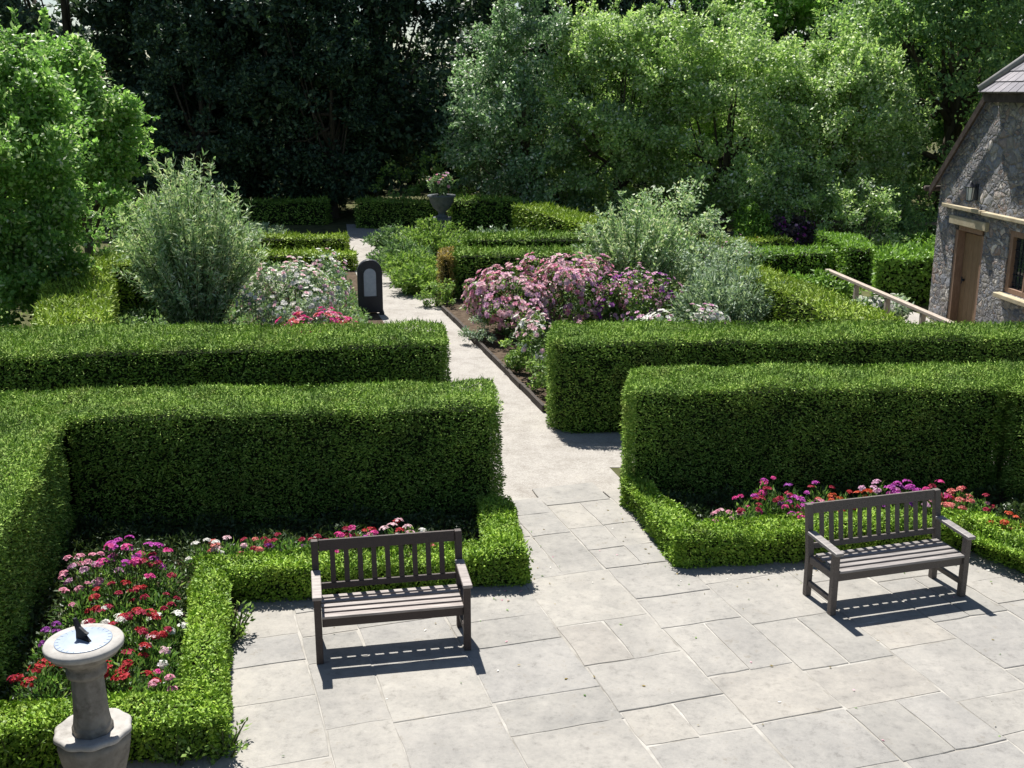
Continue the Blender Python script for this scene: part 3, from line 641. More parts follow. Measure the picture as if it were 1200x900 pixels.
# ================================================================== FLOWER BEDS
def bed(px,py,h,r,cols,n,hr,label,name='bedding_plant',z0=.05,**kw):
    x,y=at(px,py,h+z0); return bed_plant(name,label,x,y,z0,h,r,cols,n,hr,**kw)
LB=[ # px, py of the flowers, height, radius, colours, heads, head radius, label
(104,648,.60,.30,['pink','mauve'],22,.045,'pale pink sweet william clump at the back left of the left bed'),
(150,632,.72,.30,['magenta','magenta','hotpink'],24,.055,'tallest magenta clump in the left bed below the tall hedge'),
(92,690,.48,.26,['pink'],5,.03,'mostly green leafy clump at the left side of the left bed'),
(183,648,.58,.24,['crimson','hotpink'],8,.05,'crimson clump between the magenta clump and the box edging'),
(133,690,.46,.26,['red','crimson'],12,.045,'dark red clump just below the magenta flowers'),
(178,690,.44,.25,['crimson','red'],7,.035,'sparse dark red clump beside the box edging, below the crimson one'),
(118,716,.44,.22,['white','palepink','crimson'],12,.05,'mixed white and crimson clump right above the sundial'),
(160,724,.46,.27,['red','red','crimson'],18,.055,'full red clump in the middle of the left bed'),
(194,722,.40,.18,['palepink','white'],6,.055,'pale pink and white clump against the box edging'),
(184,752,.38,.17,['white','palepink'],4,.06,'clump with a few big white heads right of the sundial'),
(146,762,.42,.25,['red','red','crimson'],11,.058,'bright red clump right next to the sundial dial'),
(190,784,.34,.18,['hotpink','pink'],4,.045,'small deep pink clump near the inner corner of the box edging'),
(150,793,.34,.22,['red'],6,.055,'low red clump between the sundial shaft and the box edging'),
(46,778,.42,.22,['red','crimson'],7,.06,'crimson clump left of the sundial'),
(168,806,.25,.15,['orange','red'],3,.05,'lowest orange red clump at the front of the left bed'),
(58,738,.46,.20,['purple'],4,.045,'small purple clump in the shade at the left of the sundial'),
(85,745,.34,.22,['white'],2,.03,'white speckled clump directly behind the sundial dial')]
for q in LB: bed(q[0],q[1],q[2],q[3],q[4],q[5],*q[6:])
LS=[
(236,636,.42,.22,['white','white'],8,.04,'white clump at the left end of the strip behind the box edging'),
(268,632,.42,.20,['coral','palepink'],7,.045,'coral pink clump right of the white one behind the box edging'),
(302,628,.42,.22,['crimson','coral'],7,.04,'coral red clump in the shade left of the bench'),
(335,628,.42,.22,['crimson','purple'],6,.04,'dark crimson clump at the left end of the bench back'),
(364,632,.40,.20,['crimson'],5,.04,'small crimson clump behind the left post of the left bench'),
(398,624,.46,.20,['hotpink','crimson'],9,.045,'hot pink clump behind the left half of the left bench'),
(425,616,.54,.18,['red','hotpink'],6,.05,'tall clump with a scarlet head above the left bench'),
(434,627,.42,.17,['magenta','pink'],9,.045,'magenta pink clump just over the top rail of the left bench'),
(460,615,.50,.18,['red','palepink'],6,.055,'red and blush clump behind the middle of the left bench'),
(480,613,.50,.16,['white','palepink'],5,.05,'white headed clump behind the left bench, right of the red ones'),
(496,628,.42,.17,['pink'],5,.045,'soft pink clump near the right end of the left bench back'),
(518,626,.42,.17,['salmon','coral'],6,.05,'salmon clump at the right post of the left bench')]
for q in LS: bed(*q)
RS=[
(852,596,.34,.20,['palepink','pink'],7,.045,'pale pink clump at the left end of the right bed'),
(878,584,.44,.22,['crimson','hotpink'],9,.045,'crimson pink clump second from the left end of the right bed'),
(908,572,.50,.20,['crimson'],8,.045,'crimson clump left of the right bench in the hedge shade'),
(938,588,.42,.20,['hotpink','magenta'],11,.055,'big hot pink clump beside the left post of the right bench'),
(930,572,.48,.18,['purple','crimson'],5,.04,'dark purple clump behind the hot pink one in the right bed'),
(968,586,.40,.17,['coral','pink'],6,.04,'coral clump behind the left part of the right bench'),
(988,578,.44,.18,['red','orange'],8,.05,'scarlet clump behind the right bench, next to orange heads'),
(1012,576,.44,.17,['orange'],7,.045,'orange clump behind the middle of the right bench'),
(1034,562,.58,.22,['purple','mauve','magenta'],15,.055,'tall mauve purple clump above the right bench'),
(1060,570,.54,.22,['purple','purple','magenta'],15,.055,'dense violet clump above the right half of the right bench'),
(1078,580,.44,.18,['mauve','pink'],8,.045,'mauve pink clump by the right post of the right bench'),
(1096,569,.52,.18,['crimson','hotpink'],8,.05,'deep rose clump right of the violet flowers'),
(1114,576,.46,.18,['coral','red'],9,.055,'coral red clump right of the right bench'),
(1132,574,.46,.17,['coral','crimson'],8,.05,'rosy clump at the right end of the row behind the right bench'),
(1176,604,.36,.22,['rust','orange'],7,.04,'rusty orange clump behind the right arm of the box edging'),
(1196,612,.32,.20,['coral','rust'],6,.04,'coral clump at the right edge behind the box edging')]
RS+=[(897,563,.52,.20,['magenta','hotpink'],7,.045,'magenta clump in the deep shade below the right hedge, left of the bench'),
(962,568,.50,.20,['magenta','crimson'],7,.045,'magenta and crimson clump in the hedge shade behind the right bench'),
(1152,584,.40,.17,['crimson','pink'],4,.04,'sparse rosy clump in the far right corner of the right bed')]
for q in RS: bed(*q)
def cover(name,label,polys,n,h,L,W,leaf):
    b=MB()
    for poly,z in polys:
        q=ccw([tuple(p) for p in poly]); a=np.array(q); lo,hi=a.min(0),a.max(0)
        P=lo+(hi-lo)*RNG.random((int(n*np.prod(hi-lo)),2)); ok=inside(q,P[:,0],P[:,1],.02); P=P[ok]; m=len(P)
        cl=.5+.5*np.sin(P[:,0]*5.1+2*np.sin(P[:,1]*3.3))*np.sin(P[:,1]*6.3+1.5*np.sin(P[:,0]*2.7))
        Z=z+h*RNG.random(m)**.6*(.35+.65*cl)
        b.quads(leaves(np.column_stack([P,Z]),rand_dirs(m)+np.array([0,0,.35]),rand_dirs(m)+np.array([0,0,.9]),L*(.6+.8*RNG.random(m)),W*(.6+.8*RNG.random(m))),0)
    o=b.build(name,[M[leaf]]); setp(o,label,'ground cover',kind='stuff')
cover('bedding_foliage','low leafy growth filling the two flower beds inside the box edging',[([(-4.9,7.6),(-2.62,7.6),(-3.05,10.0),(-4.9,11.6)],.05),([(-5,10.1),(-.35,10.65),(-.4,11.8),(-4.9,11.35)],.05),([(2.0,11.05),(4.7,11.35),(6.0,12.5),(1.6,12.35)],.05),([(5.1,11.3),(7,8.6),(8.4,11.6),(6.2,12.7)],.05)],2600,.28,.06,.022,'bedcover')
cover('border_undergrowth','low mixed undergrowth covering the soil of the borders',[([(-9.5,17.2),(-1.5,17.2),(-3.3,24.4),(-4.5,30),(-9.5,30)],.02),([(.9,17.2),(5,17.2),(4.5,26),(-1.2,26),(-.9,24)],.02),([(-1.3,26.9),(6,27),(6,36),(-3.2,36)],.02)],340,.34,.11,.045,'dullgreen')
b=MB(); n=260                      # bits of leaf and petal blown into the corners of the paving
U=RNG.random(n); ed=[((-2.6,9.68),(.2,10.1)),((-2.05,7.2),(-2.6,9.6)),((.2,10.1),(0,12.0)),((1.66,10.5),(4.7,10.9)),((1.25,12.4),(1.66,10.5)),((4.7,10.9),(6,8.9))]
E_=RNG.integers(0,len(ed),n); a_=np.array([ed[k][0] for k in E_]); c_=np.array([ed[k][1] for k in E_]); P=a_+(c_-a_)*U[:,None]+RNG.normal(size=(n,2))*.16-np.column_stack([np.zeros(n),RNG.random(n)**2*.5])
P[:int(n*.25)]=np.column_stack([RNG.uniform(-1.8,5.5,int(n*.25)),RNG.uniform(7.2,11.0,int(n*.25))])
ok=(P[:,0]>-2.0); P=P[ok]; m=len(P)
b.quads(leaves(np.column_stack([P,np.full(m,.042)]),rand_dirs(m)*np.array([1,1,.12]),rand_dirs(m)*.3+np.array([0,0,1]),.034*(.4+.9*RNG.random(m)),.018*(.5+.8*RNG.random(m))),RNG.choice(4,m,p=[.5,.3,.1,.1]))
o=b.build('leaf_litter',[M['bronze'],M['bedleaf'],M['pink'],M['white']]); setp(o,'bits of leaf and petal lying on the paving along the box edging','leaf litter',kind='stuff')
# straggly self-sown plants against the box edging
def straggle(label,x,y,h,r,n=14,leaf='lime'):
    wand_bush('self_sown_plant',label,x,y,h,r,leaf,n,16,.055,.024,.1,'plant',.06)
for lab,px,py,hh,r in (('straggly yellowish plant at the inner corner of the left box edging by the paving',272,738,.42,.20),
    ('straggly plant with tan leaves at the front corner of the left box edging',262,872,.36,.22),
    ('straggly yellow-green plant in front of the box edging right of the sundial',205,884,.30,.25),
    ('straggly pale plant at the left edge in front of the box edging',14,888,.42,.28)):
    x,y=at(px,py,.1); straggle(lab,x,y,hh,r)
for lab,px,py,hh,r in (('leafy weed on the paving behind the left bench by the box edging',480,690,.34,.12),
    ('leafy plant growing out of the right box edging left of the bench',830,655,.36,.25),('leafy plant growing out of the box edging right of the right bench',1150,640,.36,.28)):
    x,y=at(px,py,.05); straggle(lab,x,y,hh,r,10,'bedleaf')

# ================================================================== SHRUBS AND ROSES
wand_bush('willow_leaved_shrub','tall silvery willow-leaved shrub rising behind the left second-row hedge',-6.1,21.0,3.95,1.18,'silver',300,120,.13,.030,.55)
shrub('rose_bush','white flowering rose bush beside the black notice board','rose bush',-4.3,21.7,(1.05,.8),1.5,'greygreen',.075,.042,60,90,.24,['white','white','palepink'],800,.052)
shrub('rose_bush','low bright pink rose bush over the left second-row hedge','rose bush',-3.3,18.9,(.75,.45),1.12,'rose',.06,.035,36,60,.18,['hotpink','hotpink','pink','coral'],620,.055)
shrub('rose_bush','blush pink rose bush nearest the timber path edging','rose bush',0.0,21.9,(.85,.95),1.3,'rose',.065,.038,70,85,.24,['pink','palepink','palepink','mauve','palepink'],1100,.066)
shrub('rose_bush','large mauve pink rose bush in the middle of the right rose bed','rose bush',1.3,22.5,(1.2,1.0),1.36,'rose',.065,.038,80,85,.25,['mauve','pink','palepink','palepink'],1150,.066)
shrub('rose_bush','darker purple rose bush at the right end of the pink roses','rose bush',2.45,21.8,(.75,.7),1.2,'rose',.065,.038,60,80,.24,['purple','mauve','mauve'],520,.05)
shrub('rose_bush','small white rose bush at the path end of the right second-row hedge','rose bush',.72,18.5,(.62,.6),1.0,'rose',.055,.032,40,70,.18,['white','palepink','white'],420,.05)
shrub('rose_bush','low white rose bush behind the right second-row hedge','rose bush',2.75,18.6,(1.1,.5),1.22,'greygreen',.06,.035,46,60,.2,['white','white','mauve'],600,.05)
wand_bush('silver_shrub','large silvery loose shrub behind the pink roses',2.75,25.0,2.75,1.35,'silver',200,90,.12,.045,.5)
shrub('silver_shrub','rounded silvery crown of leaves joining the large loose shrub on its right','shrub',3.9,26.3,(1.0,.9),2.7,'silver',.10,.05,70,80,.3)
wand_bush('sage_shrub','feathery grey green shrub behind the long right hedge',4.1,20.6,1.95,.95,'greygreen',170,80,.12,.03,.45)
shrub('sage_shrub','dense dull green bush between the feathery shrub and the running hedge','shrub',4.5,23.9,(.9,.9),1.75,'greygreen',.08,.04,60,80,.25)
shrub('sage_shrub','low dull green bush with brownish flower tips right of the silvery shrubs','shrub',5.2,26.6,(1.1,1.0),1.35,'dullgreen',.08,.04,60,70,.25,['rust','mauve'],90,.03)
# perennials along the path
for (lab,x,y,rx,h,lf) in (('bright lime perennial clump at the path edge nearest the browned hedge',-2.3,26.8,.75,.8,'lime'),
    ('lime green perennial clump second along the path edge',-2.6,28.4,.85,.9,'lime'),
    ('olive perennial clump with reddish tips third along the path edge',-3.0,30.2,.85,.95,'dullgreen'),
    ('tall fresh green perennial clump in front of the stone urn',-2.2,32.2,1.2,1.35,'lime'),
    ('sage coloured perennial clump right of the urn in the sun',-.4,31.8,1.3,1.15,'greygreen'),
    ('sage coloured perennial clump behind the farther green hedge',.9,31.2,.95,.95,'greygreen'),
    ('dull green perennial clump at the far path edge by the shade',-3.5,33.2,.8,1.0,'dullgreen'),
    ('blue green lavender clump behind the low box hedges on the left',-8.1,35.8,.8,.75,'greygreen'),
    ('bluish fern-like clump left of the lavender under the dark trees',-9.2,36.4,.8,.85,'dullgreen')):
    wand_bush('perennial_clump',lab,x,y,h,rx,lf,110,50,.12,.04,.3,'plant',.35,.05)
shrub('low_plant','low leafy green plant between the timber edging and the right hedge','plant',.62,17.6,(.3,.6),.34,'lime',.07,.035,24,60,.12,stems=4,z0=.03)
shrub('low_plant','low green plant by the timber edging between the roses and the hedge end','plant',.12,19.0,(.3,.4),.3,'lime',.07,.035,22,60,.1,stems=4,z0=.03)
shrub('low_plant','low spreading plant by the browned hedge end','plant',-1.75,25.0,(.4,.35),.35,'lime',.07,.035,24,50,.12,stems=4,z0=.03)
shrub('low_plant','low grey plant on bare soil below the blush pink roses','plant',-.65,21.0,(.35,.3),.3,'greygreen',.05,.025,20,50,.1,stems=4,z0=.03)
for (lab,x,y,r,h,lf,bl) in (('small conical bright green bush before the far fence',7.05,32.6,.55,1.55,'ivy',None),
    ('plum purple flowering bush beside the far fence',8.0,33.0,1.05,1.12,'purpleleaf',['magenta','purple','mauve']),
    ('round pale leaved bush in front of the far fence, left of the cottage',10.1,32.0,1.15,2.42,'apple',None),
    ('dark leafy bush in the shade between the second bright tree and the willow-leaved shrub',-10.6,30.5,1.5,2.3,'midtree',None),
    ('green bush tucked behind the round pale bush',11.4,33.4,.9,1.9,'midtree',None),
    ('leafy undergrowth bush along the fence by the cottage',12.2,31.5,1.3,.75,'ivy',None),
    ('large leaved plant at the top of the pale handrail',6.75,24.2,.75,.85,'ivy',None),
    ('white speckled low plant beside the pale handrail',7.5,22.2,.5,.55,'greygreen',['white'])):
    shrub('garden_bush',lab,'bush',x,y,(r,r*.9),h,lf,.10 if lf!='ivy' else .12,.055,60,75,.26 if h>1 else .2,bl,260 if bl else 0,.05,6)

# ================================================================== NOTICE BOARD, EDGING, RAILS, URN
sx,sy=-3.12,24.1
t=thing('notice_board','black arched notice board with pale panel standing at the path edge','notice board',(sx,sy,0),R(10))
def arch(w,h,y0,y1,z0,n=14):
    r=w/2; ring=[(-r,z0),(r,z0)]+[(r*math.cos(k*math.pi/n),h-r+r*math.sin(k*math.pi/n)) for k in range(n+1)]
    N=len(ring); V=[(x,y,z) for y in (y0,y1) for x,z in ring]
    return V,[tuple(range(N)),tuple(range(2*N-1,N-1,-1))]+[(k+N,(k+1)%N+N,(k+1)%N,k) for k in range(N)]
b=MB(); b.add(*arch(.54,1.22,-.09,.09,.05)); b.build('board',[M['black']],t,.012)
b=MB(); b.box((-.24,0,.03),(.1,.34,.06)); b.box((.24,0,.03),(.1,.34,.06)); b.build('feet',[M['black']],t)
b=MB(); b.add(*arch(.27,1.03,-.098,-.092,.42)); pn=b.build('panel',[M['slatedial']],t); 
b=MB()
for x in (-.15,.15): b.box((x,-.1,.70),(.03,.02,.60))
b.box((0,-.1,.40),(.33,.02,.03)); b.build('panel_frame',[M['black']],t)

b=MB(); p0=np.array([-1.55,24.5]); p1=np.array([.5,16.35]); N=12
for k in range(N):
    a=p0+(p1-p0)*(k/N); c=p0+(p1-p0)*((k+1)/N); m=(a+c)/2; l=np.linalg.norm(c-a)
    b.box((m[0]+RNG.normal()*.006,m[1],.055+RNG.normal()*.004),(.055,l-.01,.13),math.atan2(c[1]-a[1],c[0]-a[0])-math.pi/2)
o=b.build('timber_edging',[M['timber']]); setp(o,'dark timber edging board along the right side of the garden path','edging')

def post_rail(name,label,a,c,hz,n,mat,pr,rails,cat):
    a=np.array(a,float);c=np.array(c,float); t=thing(name,label,cat,(a[0],a[1],0),math.atan2(c[1]-a[1],c[0]-a[0])); l=np.linalg.norm(c-a)
    for k in range(n):
        b=MB(); b.box((l*k/(n-1),0,hz/2-.03),(pr,pr,hz-.0)); b.build('post',[M[mat]],t,.006)
    for z,hh,dd in rails:
        b=MB(); b.box((l/2,0,z),(l+.3,dd,hh)); b.build('rail',[M[mat]],t,.008)
post_rail('handrail','pale wooden handrail beside the path to the cottage door',(7.1,24.6),(7.66,18.4),.87,5,'palewood',.09,[(.88,.06,.115)],'handrail')
post_rail('post_fence','brown post and rail fence behind the round pale bush at the cottage',(9.2,34.4),(15.5,33.4),.95,5,'fencewood',.1,[(.86,.09,.05),(.45,.09,.05)],'fence')
post_rail('post_fence','brown post and rail fence behind the plum purple bush',(5.2,35.2),(8.9,34.5),.95,4,'fencewood',.1,[(.86,.09,.05),(.45,.09,.05)],'fence')

ux,uy=-2.2,35.0
t=thing('garden_urn','grey stone urn on a pedestal at the far end of the path','urn',(ux,uy,.12))
b=MB(); b.box((0,0,.06),(.62,.62,.12)); b.box((0,0,.42),(.46,.46,.6)); b.box((0,0,.76),(.58,.58,.08)); b.build('pedestal',[M['potstone']],t,.02)
b=MB(); b.lathe([(.19,.80),(.2,.84),(.1,.9),(.12,.98),(.26,1.1),(.36,1.28),(.40,1.42),(.45,1.46),(.44,1.50),(.38,1.5)],28); b.build('bowl',[M['potstone']],t)
shrub('urn_plant','pink flowering plant growing in the grey stone urn','plant',ux,uy,(.42,.42),.62,'dullgreen',.1,.05,26,50,.17,['pink','mauve','salmon'],26,.06,4,z0=.1).location.z=1.57
shrub('garden_bush','yellow green sunlit sapling behind the urn','bush',-2.1,39.5,(.7,.7),3.4,'lime',.14,.08,26,45,.24,stems=5)
shrub('garden_bush','pale leafy sapling in the gap under the dark trees','bush',-3.9,41.0,(1.2,.7),2.6,'lime',.14,.08,30,34,.26,stems=5)

# ================================================================== STONE COTTAGE
t=thing('stone_cottage','rubble stone cottage with half-hipped slate roof at the right edge','cottage',(9.06,23.74,0),math.atan2(-.996,.09))
W,Ln,EH,HB,HX=6.0,9.0,3.06,4.84,1.78
def wall_mesh():
    b=MB(); xs=[0,.82,2.02,2.92,4.18,W]
    def q(p): b.add(p,[(0,1,2,3)],0)
    def fr(x0,x1,z0,z1): q([(x0,0,z0),(x1,0,z0),(x1,0,z1),(x0,0,z1)])
    fr(xs[0],xs[1],-.1,EH); fr(xs[1],xs[2],2.12,EH); fr(xs[2],xs[3],-.1,EH); fr(xs[3],xs[4],-.1,1.08); fr(xs[3],xs[4],2.26,EH); fr(xs[4],xs[5],-.1,EH)
    b.add([(0,0,EH),(W,0,EH),(W-HX,0,HB),(HX,0,HB)],[(0,1,2,3)],0)
    D=.32
    for x0,x1,z0,z1 in ((xs[1],xs[2],-.1,2.12),(xs[3],xs[4],1.08,2.26)):
        q([(x0,0,z0),(x0,0,z1),(x0,D,z1),(x0,D,z0)]); q([(x1,0,z0),(x1,D,z0),(x1,D,z1),(x1,0,z1)]); q([(x0,0,z1),(x1,0,z1),(x1,D,z1),(x0,D,z1)])
        if z0>0: q([(x0,0,z0),(x0,D,z0),(x1,D,z0),(x1,0,z0)])
    q([(0,Ln,-.1),(0,0,-.1),(0,0,EH),(0,Ln,EH)]); q([(W,0,-.1),(W,Ln,-.1),(W,Ln,EH),(W,0,EH)]); q([(W,Ln,-.1),(0,Ln,-.1),(0,Ln,EH),(W,Ln,EH)])
    b.add([(W,Ln,EH),(0,Ln,EH),(W/2,Ln,5.7)],[(0,1,2)],0)
    return b
wall_mesh().build('wall',[M['rubble']],t)
# roof: planes of overlapping slate courses
def roof():
    b=MB(); y0=-.16; ri=1.12
    def course(A,B,C_,Dd,n,wd):
        """slates between lower edge A-B and upper edge Dd-C_"""
        A,B,C_,Dd=[np.array(q,float) for q in (A,B,C_,Dd)]
        nr=np.cross(B-A,Dd-A); nr/=np.linalg.norm(nr)
        for k in range(n):
            s0,s1=k/n,min(1,(k+1.25)/n)
            L0,R0=A+(Dd-A)*s0,B+(C_-B)*s0; L1,R1=A+(Dd-A)*s1,B+(C_-B)*s1
            m=max(1,int(np.linalg.norm(R0-L0)/wd))
            for j in range(m):
                f0,f1=max(0,(j+.5*(k%2))/m-.5/m*(k%2)),(j+1)/m
                p=[L0+(R0-L0)*f0,L0+(R0-L0)*(f1-.01),L1+(R1-L1)*(f1-.01),L1+(R1-L1)*f0]
                up=[p[0]+nr*.035,p[1]+nr*.035,p[2]+nr*.012,p[3]+nr*.012]
                b.add(np.array(p+up),[(4,5,6,7),(0,1,5,4),(1,2,6,5),(3,0,4,7),(2,3,7,6),(3,2,1,0)],0)
    zl=EH-.22; zr=EH+.06+W/2-.06
    e=.22
    L_=[(-e,y0,zl),(-e,Ln+.1,zl),(W/2,Ln+.1,W/2+zl+e),(W/2,y0+ri,W/2+zl+e)]
    zh=zl+e+HX; hip_l=(HX,y0,zh); hip_r=(W-HX,y0,zh); rz_=W/2+zl+e
    course((-e,Ln+.1,zl),(-e,y0,zl),hip_l,(HX,Ln+.1,zh),9,.3); course((HX,Ln+.1,zh),hip_l,(W/2,y0+ri,rz_),(W/2,Ln+.1,rz_),5,.3)
    course((W+e,y0,zl),(W+e,Ln+.1,zl),(W-HX,Ln+.1,zh),hip_r,9,.3); course(hip_r,(W-HX,Ln+.1,zh),(W/2,Ln+.1,rz_),(W/2,y0+ri,rz_),5,.3)
    course((HX-.05,y0-.1,zh-.1),(W-HX+.05,y0-.1,zh-.1),(W/2+.02,y0+ri,rz_),(W/2-.02,y0+ri,rz_),7,.26)
    return b,zl,zh,rz_,y0,ri,e
b,zl,zh,rz_,y0,ri,e=roof(); rf=b.build('roof',[M['slate']],t)
b=MB(); b.tube([(HX-.06,y0-.08,zh-.03),(W/2,y0+ri,rz_+.03)],[.085,.085],8); b.tube([(W-HX+.06,y0-.08,zh-.03),(W/2,y0+ri,rz_+.03)],[.085,.085],8); b.tube([(W/2,y0+ri,rz_+.03),(W/2,Ln+.1,rz_+.03)],[.085,.085],8); b.build('hip_tile',[M['lead']],rf)
for sgn in (0,1):
    b=MB(); pts=[(-e,zl-.06),(HX,zh-.06),(HX,zh-.24),(-e,zl-.24)]
    if sgn: pts=[(W-x,z) for x,z in pts]
    V=[(x,yy,z) for yy in (y0+.01,y0+.06) for x,z in pts]
    b.add(V,[(0,1,2,3),(7,6,5,4)]+[(k,k+4,(k+1)%4+4,(k+1)%4) for k in range(4)],0); b.build('barge_board',[M['verge']],t)
b=MB(); b.box((W/2,y0+.0,zh-.19),(W-2*HX+.1,.05,.16)); b.build('hip_fascia',[M['verge']],t)
b=MB(); b.tube([(-e-.06,y0-.05,zl-.08),(-e-.06,Ln+.1,zl-.08)],[.06,.06],8); b.build('gutter',[M['verge']],t)
b=MB()
for (x0,x1) in ((.34,1.98),(2.0,W)): b.box(((x0+x1)/2,-.045,2.48-.012*(x0>1)),(x1-x0-.01,.13,.075))
b.build('string_course',[M['sandstone']],t,.012)
d=MB()
for k in range(5): d.box((1.04+.1915*k,.20,.98),(.187,.05,1.98))
dd=d.build('door',[M['doorwood']],t,.004)
b=MB(); b.tube([(1.08,.17,1.0),(1.08,.12,1.0)],[.03,.022],8); b.tube([(1.08,.12,.93),(1.08,.12,1.07)],[.012,.012],6); b.build('handle',[M['black']],dd)
b=MB(); b.box((.88,.12,1.0),(.11,.2,2.04)); b.box((1.96,.12,1.0),(.11,.2,2.04)); b.box((1.42,.12,2.07),(.966,.2,.095)); b.build('door_frame',[M['framewood']],t,.006)
b=MB(); b.box((1.42,-.03,2.22),(1.5,.1,.17)); b.build('door_lintel',[M['sandstone']],t,.012)
wn=MB()
for (x,z,w_,h_) in ((2.98,1.67,.115,1.17),(4.12,1.67,.115,1.17),(3.55,2.2,1.02,.11),(3.55,1.135,1.02,.1),(3.55,1.67,.06,.96)): wn.box((x,.10,z),(w_,.14,h_))
wo=wn.build('window',[M['framewood']],t,.006)
for x in (3.2775,3.8225):
    b=MB(); b.box((x,.11,1.67),(.475,.012,.95)); b.build('pane',[M['glass']],wo)
b=MB()
for x in (3.16,3.28,3.40,3.70,3.82,3.94): b.box((x,.096,1.67),(.012,.012,.95))
for k in range(6): b.box((3.55,.095,1.28+.155*k),(1.02,.010,.012))
b.build('glazing_bars',[M['black']],wo)
b=MB(); b.box((3.55,-.05,1.03),(1.42,.2,.085)); b.build('sill',[M['sandstone']],wo,.012)
# wall lantern
def on_cottage(x,y,z):
    a=math.atan2(-.996,.09); return (9.06+x*math.cos(a)-y*math.sin(a),23.74+x*math.sin(a)+y*math.cos(a),z)
t=thing('wall_lantern','black wall lantern with white glass over the cottage door','lantern',on_cottage(1.56,0,2.66),math.atan2(-.996,.09))
b=MB(); b.box((0,-.012,.18),(.1,.022,.32)); b.tube([(0,-.02,.28),(0,-.09,.33),(0,-.14,.34)],[.012,.012,.012],6); b.build('bracket',[M['black']],t)
b=MB(); b.lathe([(.055,.02),(.075,.27),(.07,.275)],6,(0,-.14,0),smooth=False); b.build('shade_glass',[M['lampglass']],t)
b=MB(); b.lathe([(.062,0),(.066,.02),(.06,.022)],6,(0,-.14,0)); b.lathe([(.1,.276),(.09,.29),(.03,.36),(.012,.40)],6,(0,-.14,0)); 
for k in range(6):
    a=k*math.pi/3; b.tube([(.06*math.cos(a),-.14+.06*math.sin(a),.02),(.08*math.cos(a),-.14+.08*math.sin(a),.277)],[.007,.007],4)
b.build('lantern_frame',[M['black']],t)

# ================================================================== TREES
tree('broadleaf_tree','bright green broadleaf tree at the left edge over the lit hedge',-10.35,21.6,3.35,(2.1,2.0,2.3),'maple',.105,.068,190,230,.44,.13,1.0,lobes=[(.7,-.6,1.5,1.1,30),(.9,.2,4.6,.8,28),(-1.4,0,4.9,.9,28),(.7,-.3,2.0,1.2,36)],inner=.5)
tree('broadleaf_tree','second bright green tree just right of and behind the left edge tree',-10.4,27.2,3.6,(1.15,1.3,2.1),'maple',.12,.078,80,200,.42,.12,1.0,lobes=[(.7,0,4.2,.8,24),(-.2,0,5.2,.7,18)])
tree('broadleaf_tree','blue green tree with a silvery left side beyond the stone urn',.35,38.3,4.0,(2.3,2.3,3.6),'silverdark',.13,.08,200,210,.52,.16,1.0,egg=.25)
tree('broadleaf_tree','sunlit apple-green tree right of the blue green one',3.5,37.6,4.1,(2.4,2.2,3.3),'apple',.12,.072,210,210,.52,.16,1.0,lobes=[(-.9,-.2,6.1,.9,30),(.9,.0,6.5,.8,28)],egg=.2)
tree('broadleaf_tree','widest grey green orchard tree in the middle of the lit trees',6.9,36.6,3.7,(3.1,2.6,2.9),'apple',.12,.072,270,210,.52,.18,1.0,lobes=[(1.4,-.3,5.3,1.2,30),(-1.2,0,5.6,1.2,30)])
tree('broadleaf_tree','grey green orchard tree between the widest one and the tree over the cottage',10.3,36.0,3.3,(2.3,2.0,2.6),'apple',.12,.072,190,200,.5,.15,1.0,lobes=[(.6,-.3,5.0,1.0,24)])
tree('broadleaf_tree','small low orchard tree with branches near the far fence',8.4,33.9,1.9,(1.45,1.2,1.2),'apple',.105,.065,80,160,.4,.09,.7)
tree('broadleaf_tree','fresh green tree top above the grey green orchard trees',9.4,44.5,5.8,(3.1,2.6,3.6),'maple',.19,.12,130,140,.62,.18,1.5,lobes=[(1.2,-.5,8.2,1.2,26)])
tree('broadleaf_tree','large mid green tree rising behind the cottage roof',15.2,39.5,6.2,(4.2,3.8,5.6),'midtree',.15,.09,400,180,.75,.28,1.8)
p=[tree('evergreen_tree','huge dark evergreen tree at the back, over the left end of the far hedges',-8.9,45.5,6.8,(4.2,3.6,6.6),'darktree',.26,.15,210,120,.8,.32,1.5),
   tree('evergreen_tree','huge dark evergreen tree at the back, straight above the end of the path',-5.9,46.3,7.0,(3.5,3.3,6.8),'darktree',.26,.15,210,120,.8,.30,1.6)]
BG='dark evergreen trees closing the back of the garden'
for o in p: o['group']=BG
BT=[(0,-17.5,45.5,1.4,1.0,'dark evergreen tree at the back, farthest to the left edge'),(1,-13.2,46.5,2.2,1.05,'dark evergreen tree at the back, behind the bright left edge tree'),
    (0,1.1,48.5,3.6,1.0,'dark evergreen tree at the back, behind the blue green tree'),(1,4.0,47.5,.6,1.0,'dark evergreen tree at the back, behind the sunlit apple-green tree'),
    (0,13.2,49.5,2.8,1.02,'dark evergreen tree at the back, between fresh green tree top and cottage tree'),(1,19.5,46,5.0,1.0,'dark evergreen tree at the back, behind the cottage'),
    (1,-6.9,43.2,4.4,.62,'smaller dark evergreen tree in the shade behind the willow-leaved shrub'),(0,-11.6,42.5,.9,.62,'smaller dark evergreen tree in the shade left of the willow-leaved shrub'),
    (1,8.2,50.5,1.8,1.05,'dark evergreen tree at the back, behind the fresh green tree top')]
for k,x,y,rz,sc,lab in BT: copy_thing(p[k],(x,y,0),rz,sc,lab)
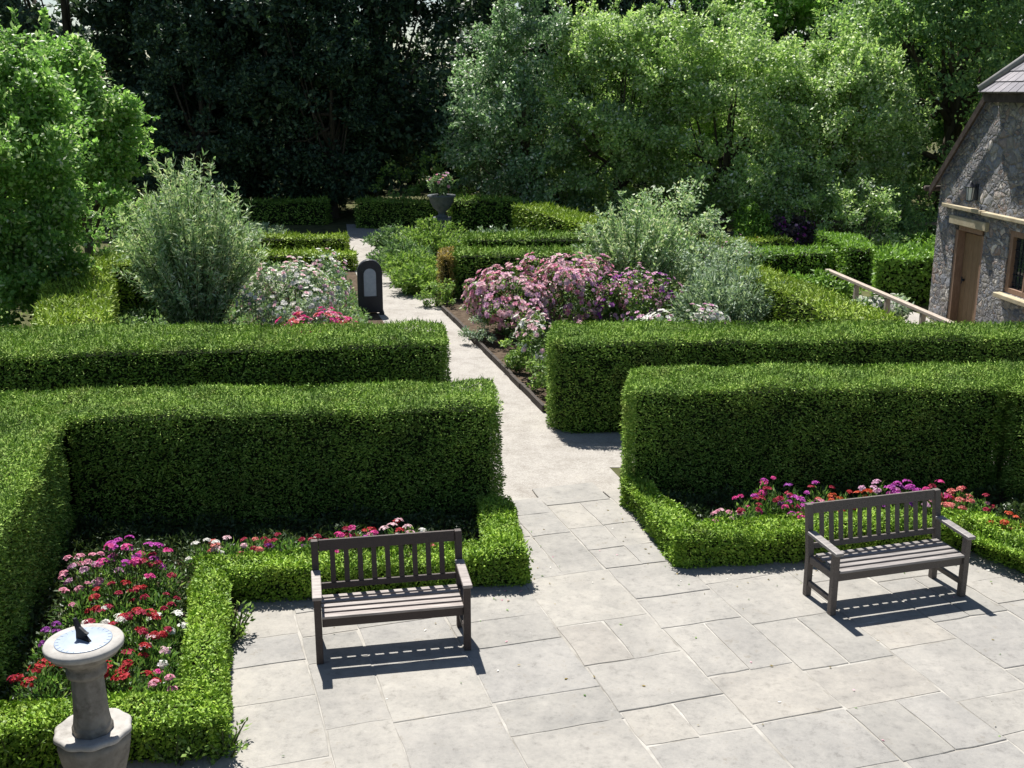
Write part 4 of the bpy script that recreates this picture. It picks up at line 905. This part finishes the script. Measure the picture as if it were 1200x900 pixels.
# the wood beyond reads as one mass
b=MB()
for i in range(17):
    lo=i in (6,7)
    crown_cloud(b,(-30+i*3.9,57+3*math.sin(i*2.1),3.4 if lo else 4.1),(3.4,3,3.7 if lo else 5.0),70,60,.42,.26,1.1)
for i in range(17):
    x=-30+i*3.9; b.tube([(x,57+3*math.sin(i*2.1),-.1),(x,57+3*math.sin(i*2.1),9)],[.3,.1],7,1)
o=b.build('woodland',[M['darktree'],M['bark']]); setp(o,'dark woodland closing the view behind the evergreen trees','woodland',kind='stuff')
# rough grass on the lawn
b=MB(); n=9000; X=-9.3-RNG.random(n)*9; Y=14+RNG.random(n)*14; k=X<-9.2-(Y-14)*.14; X,Y=X[k],Y[k]; n=len(X)
b.quads(leaves(np.column_stack([X,Y,np.zeros(n)]),rand_dirs(n)*.5+np.array([0,0,1]),rand_dirs(n),.08*(.6+.8*RNG.random(n)),.012*np.ones(n)),0)
o=b.build('lawn_grass',[M['grass']]); setp(o,'mown grass of the lawn under the left edge tree','grass',kind='stuff')

# ================================================================== LIGHT, SKY, CAMERA
sun=np.array([-.165,.487,.857]); sun/=np.linalg.norm(sun)
import mathutils
ld=bpy.data.lights.new('sun','SUN'); ld.energy=4.8; ld.angle=R(.53); ld.color=(1,.965,.90)
lo=bpy.data.objects.new('sun',ld); COL.objects.link(lo); lo.rotation_euler=mathutils.Vector(sun).to_track_quat('Z','Y').to_euler(); lo.location=(-8,20,40)
w=bpy.data.worlds.new('World'); S.world=w; w.use_nodes=True; nt=w.node_tree
bg=nt.nodes['Background']; sk=nt.nodes.new('ShaderNodeTexSky'); sk.sky_type='NISHITA'; sk.sun_disc=False
sk.sun_elevation=math.asin(sun[2]); sk.sun_rotation=math.atan2(sun[0],sun[1]); sk.air_density=1.0; sk.dust_density=.6
nt.links.new(sk.outputs[0],bg.inputs[0]); bg.inputs[1].default_value=.052
cd=bpy.data.cameras.new('camera'); cd.sensor_width=36; cd.lens=F/1200*36; cd.clip_end=600; cd.clip_start=.1
co=bpy.data.objects.new('camera',cd); COL.objects.link(co); co.location=(0,0,CAMH); co.rotation_euler=(math.pi/2-PITCH,0,0); S.camera=co
S.view_settings.view_transform='Standard'; S.view_settings.look='None'; S.view_settings.exposure=.98; S.view_settings.gamma=1
S.cycles.max_bounces=8; S.cycles.transmission_bounces=4; S.cycles.transparent_max_bounces=4; S.cycles.use_denoising=True
